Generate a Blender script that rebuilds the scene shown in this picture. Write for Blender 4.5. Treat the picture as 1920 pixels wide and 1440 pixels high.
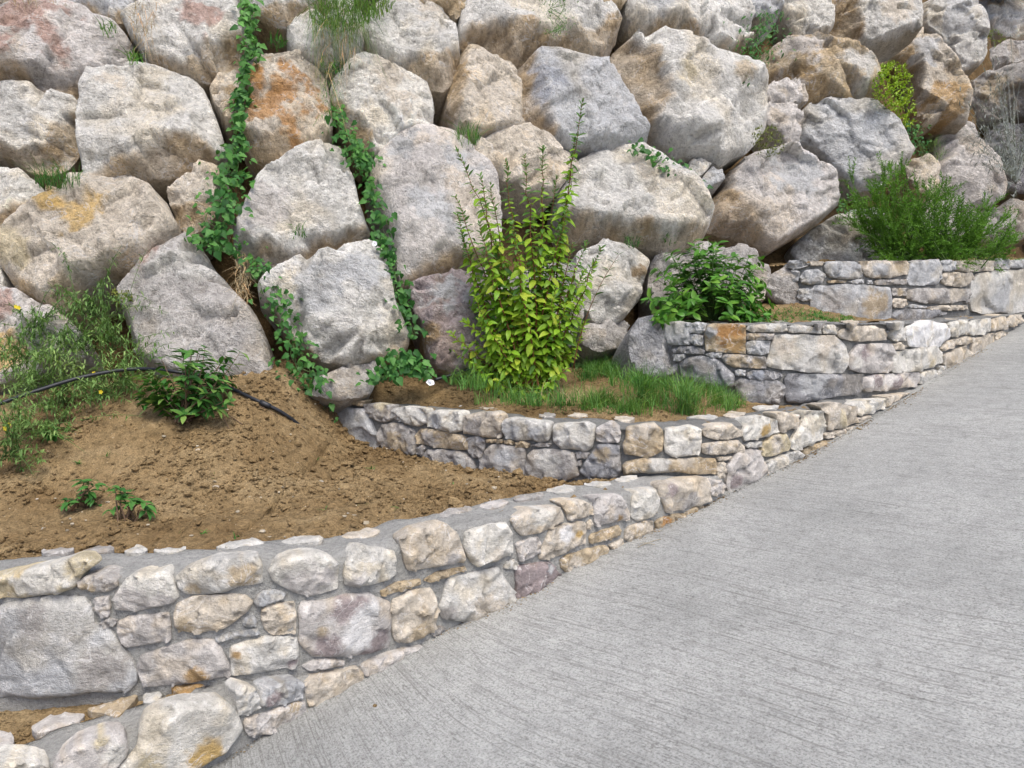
import bpy, math, random
import numpy as np
from mathutils import Vector, Matrix
from mathutils.geometry import delaunay_2d_cdt

# ------------------------------------------------------------------ clear
for o in list(bpy.data.objects):
    bpy.data.objects.remove(o)
scene = bpy.context.scene
COL = scene.collection
random.seed(7)
RNG = np.random.default_rng(11)

# ------------------------------------------------------------------ camera
FPX = 1400.0                       # focal length in pixels of a 1920 wide frame
PITCH = math.radians(7.0)
cam = bpy.data.cameras.new('camera')
cam.sensor_width = 36.0
cam.lens = 36.0 * FPX / 1920.0
cam.clip_start = 0.05
cam.clip_end = 2000.0
camera = bpy.data.objects.new('camera', cam)
COL.objects.link(camera)
camera.location = (0, 0, 0)
camera.rotation_euler = (math.radians(90) - PITCH, 0, 0)
scene.camera = camera

# ------------------------------------------------------------------ sky and light
SUN_EL, SUN_AZ = math.radians(60), math.radians(155)   # azimuth clockwise from +Y: behind the camera, to its right
world = bpy.data.worlds.new('World')
scene.world = world
world.use_nodes = True
wn = world.node_tree
for n in list(wn.nodes):
    wn.nodes.remove(n)
sky = wn.nodes.new('ShaderNodeTexSky')
sky.sky_type = 'NISHITA'
sky.sun_disc = False
sky.sun_elevation = SUN_EL
sky.sun_rotation = SUN_AZ
sky.air_density = 0.6
sky.dust_density = 3.0
sky.ozone_density = 1.0
bg = wn.nodes.new('ShaderNodeBackground')
bg.inputs['Strength'].default_value = 0.125
wo = wn.nodes.new('ShaderNodeOutputWorld')
wn.links.new(sky.outputs[0], bg.inputs[0])
wn.links.new(bg.outputs[0], wo.inputs[0])
sun = bpy.data.lights.new('sun', 'SUN')
sun.energy = 1.1
sun.angle = math.radians(28)
sun.color = (1.0, 0.965, 0.88)
sun_o = bpy.data.objects.new('sun', sun)
COL.objects.link(sun_o)
sd = Vector((math.sin(SUN_AZ) * math.cos(SUN_EL), math.cos(SUN_AZ) * math.cos(SUN_EL), math.sin(SUN_EL)))
sun_o.rotation_euler = sd.to_track_quat('Z', 'Y').to_euler()
sun_o.location = sd * 20
scene.cycles.max_bounces = 4
scene.cycles.diffuse_bounces = 2
scene.cycles.transmission_bounces = 2
scene.cycles.caustics_reflective = False
scene.cycles.caustics_refractive = False
scene.view_settings.view_transform = 'Standard'
scene.view_settings.look = 'None'
scene.view_settings.gamma = 1.0
scene.view_settings.exposure = 1.15

# ------------------------------------------------------------------ geometry of the place (camera at the origin, metres)
CP, SP = math.cos(PITCH), math.sin(PITCH)
def ray(x, y):
    a = (x - 960.0) / FPX; b = (720.0 - y) / FPX
    return np.array([a, CP + SP * b, -SP + CP * b])
P0 = ray(780, 1205) * 3.0
ED = np.array([.8, .6]); SL = .158                     # uphill direction and grade of the drive
DC = P0[2] - SL * (P0[:2] @ ED)
def drive_z(x, y):
    return DC + SL * (x * ED[0] + y * ED[1])
def drive_hit(px, py):
    r = ray(px, py)
    return r * (DC / (r[2] - SL * (r[:2] @ ED)))
def yb(x): return 5.35 + .386 * x + .0408 * x * x       # foot line of the boulder bank
def ybd(x): return .386 + .0816 * x
LEAN = .48
def slope_y(x, z): return yb(x) + LEAN * (z + .5)
def slope_hit(px, py, off=0.0):
    r = ray(px, py); A = .0408 * r[0] ** 2; B = .386 * r[0] + LEAN * r[2] - r[1]; C = 5.35 + .5 * LEAN - off
    if A < 1e-9: return r * (-C / B)
    return r * ((-B - math.sqrt(max(B * B - 4 * A * C, 0))) / (2 * A))
def slope_n(x):
    n = np.array([ybd(x), -1.0, LEAN]); return n / np.linalg.norm(n)

# numpy gradient noise
_perm = np.random.default_rng(3).permutation(4096).astype(np.int64)
_grad = np.random.default_rng(4).normal(size=(4096, 3)); _grad /= np.linalg.norm(_grad, axis=1)[:, None]
def noise3(p):
    p = np.asarray(p, float); i = np.floor(p).astype(np.int64); f = p - i
    u = f * f * f * (f * (f * 6 - 15) + 10); out = 0.0
    for dx in (0, 1):
        for dy in (0, 1):
            for dz in (0, 1):
                h = _perm[(_perm[(_perm[(i[:, 0] + dx) & 4095] + i[:, 1] + dy) & 4095] + i[:, 2] + dz) & 4095]
                d = _grad[h]
                v = d[:, 0] * (f[:, 0] - dx) + d[:, 1] * (f[:, 1] - dy) + d[:, 2] * (f[:, 2] - dz)
                w = (u[:, 0] if dx else 1 - u[:, 0]) * (u[:, 1] if dy else 1 - u[:, 1]) * (u[:, 2] if dz else 1 - u[:, 2])
                out = out + v * w
    return out * 1.6
def fbm(p, oct=4, gain=.5):
    p = np.asarray(p, float); a, s = 1.0, 0.0
    for k in range(oct):
        s = s + a * noise3(p + 17.3 * k); p = p * 2.03; a *= gain
    return s
def ridged(p, oct=3):
    p = np.asarray(p, float); a, s = 1.0, 0.0
    for k in range(oct):
        s = s + a * (1 - 2 * np.abs(noise3(p + 31.7 * k))); p = p * 2.1; a *= .5
    return s
def sstep(a, b, x):
    t = np.clip((np.asarray(x, float) - a) / (b - a), 0, 1); return t * t * (3 - 2 * t)

# ------------------------------------------------------------------ terrace walls as plan curves: (pixel x, pixel y of the front top edge, world Y)
WALLS = {
 1: dict(c=[(-420,1600,1.78),(-300,1560,1.85),(-100,1490,1.95),(60,1440,2.03),(150,1408,2.10),(240,1378,2.16),(330,1348,2.22),(400,1326,2.27),(470,1300,2.36),(560,1270,2.49),(640,1250,2.60),(720,1230,2.71),(800,1198,2.87)], th=.2, base=-2.0),
 2: dict(c=[(-700,1120,2.7),(-300,1092,2.5),(0,1082,2.43),(155,1076,2.42),(300,1066,2.43),(430,1054,2.46),(540,1044,2.53),(640,1034,2.63),(740,1012,2.78),(800,995,2.87),(870,982,2.98),(950,962,3.1),(1060,940,3.31),(1180,918,3.56),(1320,894,3.86),(1352,890,3.95)], th=.24, base=-1.75),
 3: dict(c=[(596,753,5.5),(612,756,5.2),(629,758,4.95),(700,762,4.75),(802,771,4.5),(868,778,4.35),(942,788,4.18),(1034,793,4.06),(1115,797,3.98),(1172,800,3.93),(1242,802,3.90),(1314,800,3.93),(1380,793,4.05),(1440,785,4.22),(1540,770,4.55),(1600,757,4.83),(1700,738,5.40),(1752,712,5.78)], th=.27, base=-1.5),
 4: dict(c=[(1236,608,5.42),(1250,608,5.27),(1320,606,5.1),(1420,605,5.02),(1560,603,5.07),(1650,602,5.26),(1720,601,5.55),(1800,597,6.13),(1900,588,7.03),(1990,580,7.9)], th=.27, base=-1.3),
 5: dict(c=[(1468,493,6.5),(1485,491,6.3),(1530,490,6.2),(1620,488,6.25),(1700,488,6.4),(1800,487,6.75),(1920,485,7.4),(2100,482,8.5)], th=.3, base=-.6),
}
def catmull(P, n=14):
    P = np.asarray(P, float); out = []
    for i in range(len(P) - 1):
        p0 = P[max(i - 1, 0)]; p1 = P[i]; p2 = P[i + 1]; p3 = P[min(i + 2, len(P) - 1)]
        for k in range(n):
            t = k / n
            out.append(.5 * (2 * p1 + (p2 - p0) * t + (2 * p0 - 5 * p1 + 4 * p2 - p3) * t * t + (3 * p1 - p0 - 3 * p2 + p3) * t ** 3))
    out.append(P[-1]); return np.array(out)
for k, w in WALLS.items():
    pts = []
    for px, py, Y in w['c']:
        r = ray(px, py); pts.append(r * (Y / r[1]))
    c = catmull(pts, 10)
    d = np.r_[0, np.cumsum(np.linalg.norm(np.diff(c[:, :2], axis=0), axis=1))]
    n = int(d[-1] / .03); uu = np.linspace(0, d[-1], n)
    cc = np.stack([np.interp(uu, d, c[:, i]) for i in range(3)], 1)
    t = np.gradient(cc[:, :2], axis=0); t /= np.linalg.norm(t, axis=1)[:, None]
    nn = np.stack([t[:, 1], -t[:, 0]], 1)              # towards the camera side
    for _ in range(4):
        nn[1:-1] = (nn[:-2] + nn[1:-1] * 2 + nn[2:]) / 4
    nn /= np.linalg.norm(nn, axis=1)[:, None]
    w.update(u=uu, p=cc, n=nn)
    w['px'] = 960 + FPX * cc[:, 0] / (cc[:, 1] * CP - cc[:, 2] * SP)
def wall_Y(k, x):
    w = WALLS[k]; return np.interp(x, w['p'][:, 0], w['p'][:, 1])
def wall_Z(k, x):
    w = WALLS[k]; return np.interp(x, w['p'][:, 0], w['p'][:, 2])
def wall_uv(k, px, py):
    w = WALLS[k]; r = ray(px, py); p = w['p'][:, :2]
    s = p[:, 0] * r[1] - p[:, 1] * r[0]                # side of the ray's plan line
    idx = np.where(s[:-1] * s[1:] <= 0)[0]
    best = None
    for i in idx:
        f = s[i] / (s[i] - s[i + 1] + 1e-12); q = p[i] + f * (p[i + 1] - p[i]); t = q[1] / r[1]
        if best is None or t < best[0]: best = (t, w['u'][i] + f * (w['u'][i + 1] - w['u'][i]))
    if best is None:                                   # past an end of the wall: run on along its tangent
        e = 0 if abs(s[0]) < abs(s[-1]) else -1
        a, b = (p[0], p[0] - p[3]) if e == 0 else (p[-1], p[-1] - p[-4])
        b = b / np.linalg.norm(b); sb = b[0] * r[1] - b[1] * r[0]; sa = a[0] * r[1] - a[1] * r[0]
        L = -sa / sb; q = a + b * L; best = (q[1] / r[1], (-L if e == 0 else w['u'][-1] + L))
    return best[1], best[0] * r[2]
def wall_map(k, u, v, h):
    w = WALLS[k]; u = np.asarray(u, float); U = w['u']; P = w['p']; N = w['n']
    uc = np.clip(u, U[0], U[-1]); x = np.interp(uc, U, P[:, 0]); y = np.interp(uc, U, P[:, 1])
    nx = np.interp(uc, U, N[:, 0]); ny = np.interp(uc, U, N[:, 1]); du = u - uc
    x = x - ny * du; y = y + nx * du
    return np.stack([x + nx * h, y + ny * h, v], 1)

# soil levels of the terraces (as functions of plan position)
def soil2(x, y):
    x = np.asarray(x, float); y = np.asarray(y, float)
    y0 = wall_Y(2, x) + .12
    y1 = np.where(x < -1.12, yb(x) - .1, wall_Y(3, x) + .1)
    s = np.clip((y - y0) / np.maximum(y1 - y0, .05), 0, 1.2)
    m = sstep(-.95, -1.5, x)
    z = wall_Z(2, x) - .045 - .02 * sstep(0, .3, s) * (1 - m) + m * (.53 * sstep(.3, 1.0, s) - .02)
    return z - .02 * (1 - m) * s
def soil3(x, y):
    x = np.asarray(x, float); y = np.asarray(y, float)
    y0 = wall_Y(3, x) + .2; y1 = np.where(x < 1.15, yb(x), wall_Y(4, x) + .1)
    s = np.clip((y - y0) / np.maximum(y1 - y0, .05), 0, 1.2); m = sstep(1.9, .9, x)
    return wall_Z(3, x) - .035 + .17 * m * sstep(.1, 1.1, s)
def soil4(x, y):
    x = np.asarray(x, float); y = np.asarray(y, float)
    y0 = wall_Y(4, x) + .2; s = np.clip((y - y0) / .9, 0, 1.3); m = sstep(3.4, 2.2, x)
    return wall_Z(4, x) - .03 + .13 * m * sstep(.1, 1.2, s)
def soil5(x, y): return wall_Z(5, x) - .05 + .1 * np.clip((y - wall_Y(5, x) - .3), 0, 1)
def soil1(x, y):
    s = np.clip((y - wall_Y(1, x) - .15) / .3, 0, 1); return wall_Z(1, x) - .03 + .02 * s
def hit(fn, px, py, lo=1.0, hi=9.0):
    r = ray(px, py); t = np.linspace(lo, hi, 1500); q = t[:, None] * r[None]
    b = np.where(q[:, 2] <= fn(q[:, 0], q[:, 1]))[0]
    return q[b[0]] if len(b) else r * hi

# ------------------------------------------------------------------ object helpers
def link(o, parent=None):
    COL.objects.link(o)
    if parent is not None: o.parent = parent
    return o
def tag(o, label=None, cat=None, group=None, kind=None):
    if label: o['label'] = label
    if cat: o['category'] = cat
    if group: o['group'] = group
    if kind: o['kind'] = kind
    return o
def empty(name, loc):
    o = bpy.data.objects.new(name, None); o.empty_display_size = .1; o.location = loc; COL.objects.link(o); return o
def mesh_obj(name, V, F, mat, parent=None, smooth=True, col=None, origin=None):
    V = np.asarray(V, float)
    if origin is None: origin = V.mean(0)
    origin = np.asarray(origin, float)
    me = bpy.data.meshes.new(name); me.from_pydata((V - origin).tolist(), [], F if isinstance(F, list) else F.tolist())
    if smooth: me.polygons.foreach_set('use_smooth', np.ones(len(me.polygons), bool))
    if col is not None:
        a = me.color_attributes.new('Col', 'FLOAT_COLOR', 'POINT')
        a.data.foreach_set('color', np.c_[col, np.ones(len(col))].astype(np.float32).ravel())
    me.materials.append(mat); me.update()
    o = bpy.data.objects.new(name, me); link(o)
    if parent is not None:
        o.parent = parent; o.location = origin - np.array(parent.location)
    else: o.location = origin
    return o

# ------------------------------------------------------------------ materials
def new_mat(name):
    m = bpy.data.materials.new(name); m.use_nodes = True; nt = m.node_tree
    b = nt.nodes['Principled BSDF']; return m, nt, b
def nd(nt, t, **kw):
    n = nt.nodes.new(t)
    for k, v in kw.items():
        if k in n.inputs.keys(): n.inputs[k].default_value = v
        else: setattr(n, k, v)
    return n
def ntex(nt, vec, scale, detail=6, rough=.6, dist=0.0):
    n = nt.nodes.new('ShaderNodeTexNoise'); n.inputs['Scale'].default_value = scale; n.inputs['Detail'].default_value = detail
    n.inputs['Roughness'].default_value = rough; n.inputs['Distortion'].default_value = dist
    if vec is not None: nt.links.new(vec, n.inputs['Vector'])
    return n
def ramp(nt, fac, stops):
    r = nt.nodes.new('ShaderNodeValToRGB'); e = r.color_ramp.elements
    while len(e) < len(stops): e.new(.5)
    for el, (p, c) in zip(e, stops):
        el.position = p; el.color = (c, c, c, 1) if isinstance(c, (int, float)) else (*c, 1)
    nt.links.new(fac, r.inputs[0]); return r
def mixc(nt, fac, a, b, mode='MIX'):
    m = nt.nodes.new('ShaderNodeMix'); m.data_type = 'RGBA'; m.blend_type = mode
    for s, v in ((m.inputs[0], fac), (m.inputs[6], a), (m.inputs[7], b)):
        if hasattr(v, 'is_linked') or hasattr(v, 'links'): nt.links.new(v, s)
        elif isinstance(v, (int, float)): s.default_value = v
        else: s.default_value = (*v, 1)
    return m.outputs[2]
def math_n(nt, op, a, b=None, c=None):
    m = nt.nodes.new('ShaderNodeMath'); m.operation = op
    for i, v in enumerate((a, b, c)):
        if v is None: continue
        if isinstance(v, (int, float)): m.inputs[i].default_value = v
        else: nt.links.new(v, m.inputs[i])
    return m.outputs[0]
def bump(nt, h, strength, dist, prev=None):
    b = nt.nodes.new('ShaderNodeBump'); b.inputs['Strength'].default_value = strength; b.inputs['Distance'].default_value = dist
    nt.links.new(h, b.inputs['Height'])
    if prev is not None: nt.links.new(prev, b.inputs['Normal'])
    return b.outputs[0]

def stone_material(name, s, k=1.0):
    m, nt, b = new_mat(name); L = nt.links
    geo = nt.nodes.new('ShaderNodeNewGeometry'); pos = geo.outputs['Position']
    att = nt.nodes.new('ShaderNodeAttribute'); att.attribute_name = 'Col'
    n1 = ntex(nt, pos, 6 * s, 4, .62); n2 = ntex(nt, pos, 30 * s, 4, .72); n3 = ntex(nt, pos, 170 * s, 2, .7)
    mp = nt.nodes.new('ShaderNodeMapping'); mp.inputs['Rotation'].default_value = (.4, .7, .3); mp.inputs['Scale'].default_value = (1, .35, 2.6); oi = nt.nodes.new('ShaderNodeObjectInfo'); vr = nt.nodes.new('ShaderNodeVectorRotate'); vr.inputs['Axis'].default_value = (.1, -.9, .4); L.new(pos, vr.inputs['Vector']); L.new(math_n(nt, 'MULTIPLY', oi.outputs['Random'], 3.1 if s < 1.5 else .6), vr.inputs['Angle']); L.new(vr.outputs[0], mp.inputs[0])
    n4 = ntex(nt, mp.outputs[0], 20 * s, 4, .65, .8)     # bedding streaks
    v1 = ramp(nt, n1.outputs[0], [(.3, (.80, .79, .78)), (.5, (1, 1, 1)), (.7, (1.16, 1.15, 1.14))])
    c = mixc(nt, 1.0, att.outputs['Color'], v1.outputs[0], 'MULTIPLY')
    g_ = 1.2 if k > .8 else .9
    c = mixc(nt, 1.0, c, (g_, g_, g_), 'MULTIPLY')
    v2 = ramp(nt, n2.outputs[0], [(.3, .5), (.46, .98), (.56, 1.05), (.7, 1.3)])
    c = mixc(nt, .8 * k, c, v2.outputs[0], 'MULTIPLY')
    v4 = ramp(nt, n4.outputs[0], [(.35, (.86, .84, .81)), (.5, (1, 1, 1)), (.7, (1.12, 1.11, 1.10))])
    c = mixc(nt, .7 * k, c, v4.outputs[0], 'MULTIPLY')
    v3 = ramp(nt, n3.outputs[0], [(.3, .72), (.5, 1.0), (.7, 1.15)])
    c = mixc(nt, .7 * k, c, v3.outputs[0], 'MULTIPLY')
    # thin white calcite veins
    wv = ntex(nt, pos, 5.5 * s, 3, .55, 1.2)
    d = math_n(nt, 'ABSOLUTE', math_n(nt, 'SUBTRACT', wv.outputs[0], .5))
    vein = ramp(nt, d, [(0.0, 1.0), (.012, .55), (.028, 0.0)])
    vm = math_n(nt, 'MULTIPLY', vein.outputs[0], ramp(nt, n1.outputs[0], [(.42, 0.0), (.62, .75)]).outputs[0])
    c = mixc(nt, vm, c, (.74, .72, .69))
    # dark weathering specks
    n5 = ntex(nt, pos, 75 * s, 2, .6); sp = ramp(nt, n5.outputs[0], [(.60, 0.0), (.72, .55 * k)])
    c = mixc(nt, sp.outputs[0], c, (.16, .15, .135))
    L.new(c, b.inputs['Base Color']); b.inputs['Roughness'].default_value = .92; b.inputs['Specular IOR Level'].default_value = .25
    h = math_n(nt, 'MULTIPLY', n2.outputs[0], 1.0)
    h = math_n(nt, 'ADD', h, math_n(nt, 'MULTIPLY', n4.outputs[0], .45))
    h = math_n(nt, 'ADD', h, math_n(nt, 'MULTIPLY', n3.outputs[0], .28))
    L.new(bump(nt, h, 1.0, .05 / s * k ** 1.5), b.inputs['Normal'])
    return m
M = {}
M['boulder'] = stone_material('weathered_limestone', 1.0)
M['stone'] = stone_material('cut_limestone', 2.0, .6)

def soil_material(name, c0, c1, c2, scale=1.0):
    m, nt, b = new_mat(name); L = nt.links
    pos = nt.nodes.new('ShaderNodeNewGeometry').outputs['Position']
    n1 = ntex(nt, pos, 2.6 * scale, 6, .6, .3); n2 = ntex(nt, pos, 26 * scale, 4, .7); n3 = ntex(nt, pos, 120 * scale, 3, .75)
    c = ramp(nt, n1.outputs[0], [(.3, c0), (.52, c1), (.72, c2)]).outputs[0]
    c = mixc(nt, .85, c, ramp(nt, n2.outputs[0], [(.3, .5), (.5, 1.0), (.7, 1.3)]).outputs[0], 'MULTIPLY')
    c = mixc(nt, .8, c, ramp(nt, n3.outputs[0], [(.3, .55), (.5, 1.0), (.7, 1.35)]).outputs[0], 'MULTIPLY')
    v = nt.nodes.new('ShaderNodeTexVoronoi'); v.inputs['Scale'].default_value = 55 * scale; L.new(pos, v.inputs['Vector'])
    g = ramp(nt, v.outputs['Distance'], [(.10, 1.0), (.17, 0.0)])
    v2 = nt.nodes.new('ShaderNodeSeparateColor'); L.new(v.outputs['Color'], v2.inputs[0])
    gm = math_n(nt, 'MULTIPLY', g.outputs[0], ramp(nt, v2.outputs[0], [(.82, 0.0), (.86, 1.0)]).outputs[0])
    c = mixc(nt, gm, c, (.46, .37, .25))
    L.new(c, b.inputs['Base Color']); b.inputs['Roughness'].default_value = 1.0; b.inputs['Specular IOR Level'].default_value = .1
    h = math_n(nt, 'ADD', n2.outputs[0], math_n(nt, 'MULTIPLY', n3.outputs[0], .45))
    L.new(bump(nt, h, 1.0, .03), b.inputs['Normal']); return m
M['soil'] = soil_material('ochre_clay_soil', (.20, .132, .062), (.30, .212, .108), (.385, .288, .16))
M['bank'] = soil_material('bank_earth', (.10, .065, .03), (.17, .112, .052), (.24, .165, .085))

def mortar_material(name, a, bcol):
    m, nt, b = new_mat(name); L = nt.links
    pos = nt.nodes.new('ShaderNodeNewGeometry').outputs['Position']
    n1 = ntex(nt, pos, 6, 6, .6, .5); n2 = ntex(nt, pos, 60, 4, .72); n3 = ntex(nt, pos, 230, 3, .75)
    c = ramp(nt, n1.outputs[0], [(.3, a), (.7, bcol)]).outputs[0]
    c = mixc(nt, .7, c, ramp(nt, n2.outputs[0], [(.3, .62), (.5, 1.0), (.72, 1.2)]).outputs[0], 'MULTIPLY')
    c = mixc(nt, .7, c, ramp(nt, n3.outputs[0], [(.3, .65), (.5, 1.0), (.7, 1.2)]).outputs[0], 'MULTIPLY')
    L.new(c, b.inputs['Base Color']); b.inputs['Roughness'].default_value = .95; b.inputs['Specular IOR Level'].default_value = .2
    h = math_n(nt, 'ADD', n2.outputs[0], math_n(nt, 'MULTIPLY', n3.outputs[0], .4))
    L.new(bump(nt, h, 1.0, .02), b.inputs['Normal']); return m
M['mortar_light'] = mortar_material('pale_mortar', (.34, .337, .316), (.46, .456, .43))
M['mortar_dark'] = mortar_material('grey_mortar', (.205, .205, .194), (.30, .298, .282))

def concrete_material():
    m, nt, b = new_mat('broomed_concrete'); L = nt.links
    pos = nt.nodes.new('ShaderNodeNewGeometry').outputs['Position']
    # broom strokes: noise stretched along the stroke, the stroke direction drifting slowly
    wob = ntex(nt, pos, .55, 2, .4); wob2 = ntex(nt, pos, 2.2, 2, .5)
    sub = nt.nodes.new('ShaderNodeVectorMath'); sub.operation = 'SUBTRACT'; L.new(wob.outputs['Color'], sub.inputs[0]); sub.inputs[1].default_value = (.5, .5, .5)
    scl = nt.nodes.new('ShaderNodeVectorMath'); scl.operation = 'SCALE'; scl.inputs[3].default_value = .16; L.new(sub.outputs[0], scl.inputs[0])
    sub2 = nt.nodes.new('ShaderNodeVectorMath'); sub2.operation = 'SUBTRACT'; L.new(wob2.outputs['Color'], sub2.inputs[0]); sub2.inputs[1].default_value = (.5, .5, .5)
    scl2 = nt.nodes.new('ShaderNodeVectorMath'); scl2.operation = 'SCALE'; scl2.inputs[3].default_value = .02; L.new(sub2.outputs[0], scl2.inputs[0])
    add = nt.nodes.new('ShaderNodeVectorMath'); add.operation = 'ADD'; L.new(pos, add.inputs[0]); L.new(scl.outputs[0], add.inputs[1])
    add2 = nt.nodes.new('ShaderNodeVectorMath'); add2.operation = 'ADD'; L.new(add.outputs[0], add2.inputs[0]); L.new(scl2.outputs[0], add2.inputs[1])
    rot = nt.nodes.new('ShaderNodeMapping'); rot.inputs['Rotation'].default_value = (0, 0, math.radians(BROOM)); L.new(add2.outputs[0], rot.inputs[0])
    sx = nt.nodes.new('ShaderNodeSeparateXYZ'); L.new(pos, sx.inputs[0])     # the strokes swing round at the low end
    bx_ = math_n(nt, 'MAXIMUM', math_n(nt, 'SUBTRACT', .15, sx.outputs[0]), 0.0)
    bend = math_n(nt, 'MULTIPLY', math_n(nt, 'MULTIPLY', bx_, bx_), -.57)
    cb = nt.nodes.new('ShaderNodeCombineXYZ'); L.new(bend, cb.inputs[1])
    ad3 = nt.nodes.new('ShaderNodeVectorMath'); ad3.operation = 'ADD'; L.new(rot.outputs[0], ad3.inputs[0]); L.new(cb.outputs[0], ad3.inputs[1])
    mp = nt.nodes.new('ShaderNodeMapping'); mp.inputs['Scale'].default_value = (2.0, 95, 1); L.new(ad3.outputs[0], mp.inputs[0])
    st = ntex(nt, mp.outputs[0], 1.0, 4, .62)
    mp2 = nt.nodes.new('ShaderNodeMapping'); mp2.inputs['Scale'].default_value = (30, 105, 1); L.new(ad3.outputs[0], mp2.inputs[0])
    st2 = ntex(nt, mp2.outputs[0], 1.0, 3, .7)
    n1 = ntex(nt, pos, 1.1, 5, .6, .3); n2 = ntex(nt, pos, 14, 5, .7); n3 = ntex(nt, pos, 120, 3, .78)
    c = ramp(nt, n1.outputs[0], [(.3, (.265, .268, .255)), (.52, (.325, .328, .312)), (.75, (.37, .371, .35))]).outputs[0]
    c = mixc(nt, .7, c, ramp(nt, n2.outputs[0], [(.3, .76), (.5, 1.0), (.72, 1.14)]).outputs[0], 'MULTIPLY')
    c = mixc(nt, .8, c, ramp(nt, n3.outputs[0], [(.36, .5), (.47, 1.0), (.64, 1.28)]).outputs[0], 'MULTIPLY')
    g = ramp(nt, st.outputs[0], [(.34, .95), (.47, 0.0)]); g2 = ramp(nt, st2.outputs[0], [(.36, .95), (.45, 0.0)])
    patch = ramp(nt, ntex(nt, pos, 3.0, 4, .6).outputs[0], [(.35, .5), (.6, 1.0)])
    gg = math_n(nt, 'MULTIPLY', math_n(nt, 'MAXIMUM', g.outputs[0], g2.outputs[0]), patch.outputs[0])
    c = mixc(nt, math_n(nt, 'MULTIPLY', gg, .62), c, (.105, .10, .092))
    L.new(c, b.inputs['Base Color']); b.inputs['Roughness'].default_value = .9; b.inputs['Specular IOR Level'].default_value = .25
    h = math_n(nt, 'ADD', math_n(nt, 'MULTIPLY', st.outputs[0], 1.0), math_n(nt, 'MULTIPLY', st2.outputs[0], .7))
    h = math_n(nt, 'ADD', h, math_n(nt, 'MULTIPLY', n3.outputs[0], .25))
    L.new(bump(nt, h, .8, .008), b.inputs['Normal']); return m
_a, _b = drive_hit(1006, 1193), drive_hit(1273, 1277)
BROOM = -math.degrees(math.atan2(_b[1] - _a[1], _b[0] - _a[0]))
M['concrete'] = concrete_material()

def leaf_material(name, ca, cb, cc, trans=.35, gloss=.45):
    m, nt, b = new_mat(name); L = nt.links
    oi = nt.nodes.new('ShaderNodeObjectInfo'); pos = nt.nodes.new('ShaderNodeNewGeometry')
    att = nt.nodes.new('ShaderNodeAttribute'); att.attribute_name = 'Col'
    n1 = ntex(nt, pos.outputs['Position'], 5, 2, .5); n2 = ntex(nt, pos.outputs['Position'], 90, 3, .6)
    f = math_n(nt, 'ADD', math_n(nt, 'MULTIPLY', oi.outputs['Random'], .55), math_n(nt, 'MULTIPLY', n1.outputs[0], .5))
    c = ramp(nt, f, [(.15, ca), (.5, cb), (.85, cc)]).outputs[0]
    c = mixc(nt, .5, c, ramp(nt, n2.outputs[0], [(.3, .7), (.5, 1.0), (.7, 1.25)]).outputs[0], 'MULTIPLY')
    c = mixc(nt, 1.0, c, att.outputs['Color'], 'MULTIPLY')
    L.new(c, b.inputs['Base Color']); b.inputs['Roughness'].default_value = gloss; b.inputs['Specular IOR Level'].default_value = .35
    tr = nt.nodes.new('ShaderNodeBsdfTranslucent'); L.new(mixc(nt, .6, c, (1.0, 1.0, .35), 'MULTIPLY'), tr.inputs[0])
    ms = nt.nodes.new('ShaderNodeMixShader'); ms.inputs[0].default_value = trans
    L.new(b.outputs[0], ms.inputs[1]); L.new(tr.outputs[0], ms.inputs[2]); L.new(ms.outputs[0], nt.nodes['Material Output'].inputs[0])
    return m
M['leaf_yellow'] = leaf_material('yellow_green_leaf', (.17, .36, .026), (.33, .51, .042), (.56, .61, .08), .45)
M['leaf_fresh'] = leaf_material('fresh_green_leaf', (.05, .13, .025), (.09, .20, .035), (.16, .28, .06), .35)
M['leaf_vine'] = leaf_material('vine_leaf', (.015, .075, .014), (.045, .16, .03), (.11, .28, .055), .3, .55)
M['leaf_bush'] = leaf_material('dark_bush_leaf', (.035, .125, .018), (.09, .25, .03), (.21, .40, .06), .3, .35)
M['leaf_small'] = leaf_material('small_shrub_leaf', (.035, .125, .025), (.08, .22, .04), (.24, .38, .09), .3, .4)
M['needle'] = leaf_material('feathery_needle', (.06, .16, .02), (.12, .26, .03), (.22, .37, .05), .3, .6)
M['grass'] = leaf_material('grass_blade', (.04, .14, .03), (.075, .22, .045), (.16, .30, .07), .35, .55)
M['weed'] = leaf_material('grey_green_weed', (.10, .20, .05), (.17, .30, .08), (.30, .42, .13), .3, .6)
M['sedum'] = leaf_material('yellow_sedum', (.14, .27, .02), (.25, .40, .03), (.38, .47, .04), .3, .5)
M['moss'] = leaf_material('olive_cushion', (.07, .11, .015), (.12, .16, .02), (.20, .22, .04), .2, .6)
M['straw'] = leaf_material('dry_straw', (.30, .24, .13), (.42, .34, .20), (.55, .47, .30), .2, .7)
M['silver'] = leaf_material('silver_grey_leaf', (.17, .20, .18), (.24, .27, .25), (.33, .36, .34), .2, .7)
def plain(name, c, rough=.6, spec=.3, var=.25, sc=40):
    m, nt, b = new_mat(name); pos = nt.nodes.new('ShaderNodeNewGeometry').outputs['Position']
    n = ntex(nt, pos, sc, 4, .6)
    nt.links.new(mixc(nt, 1.0, c, ramp(nt, n.outputs[0], [(.3, 1 - var), (.7, 1 + var)]).outputs[0], 'MULTIPLY'), b.inputs['Base Color'])
    b.inputs['Roughness'].default_value = rough; b.inputs['Specular IOR Level'].default_value = spec
    nt.links.new(bump(nt, n.outputs[0], .3, .004), b.inputs['Normal']); return m
M['stem_red'] = plain('reddish_stem', (.20, .085, .035))
M['stem_green'] = plain('green_stem', (.10, .17, .05))
M['twig'] = plain('brown_twig', (.17, .11, .07))
M['hose'] = plain('black_polythene', (.018, .02, .026), .45, .4)
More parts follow.
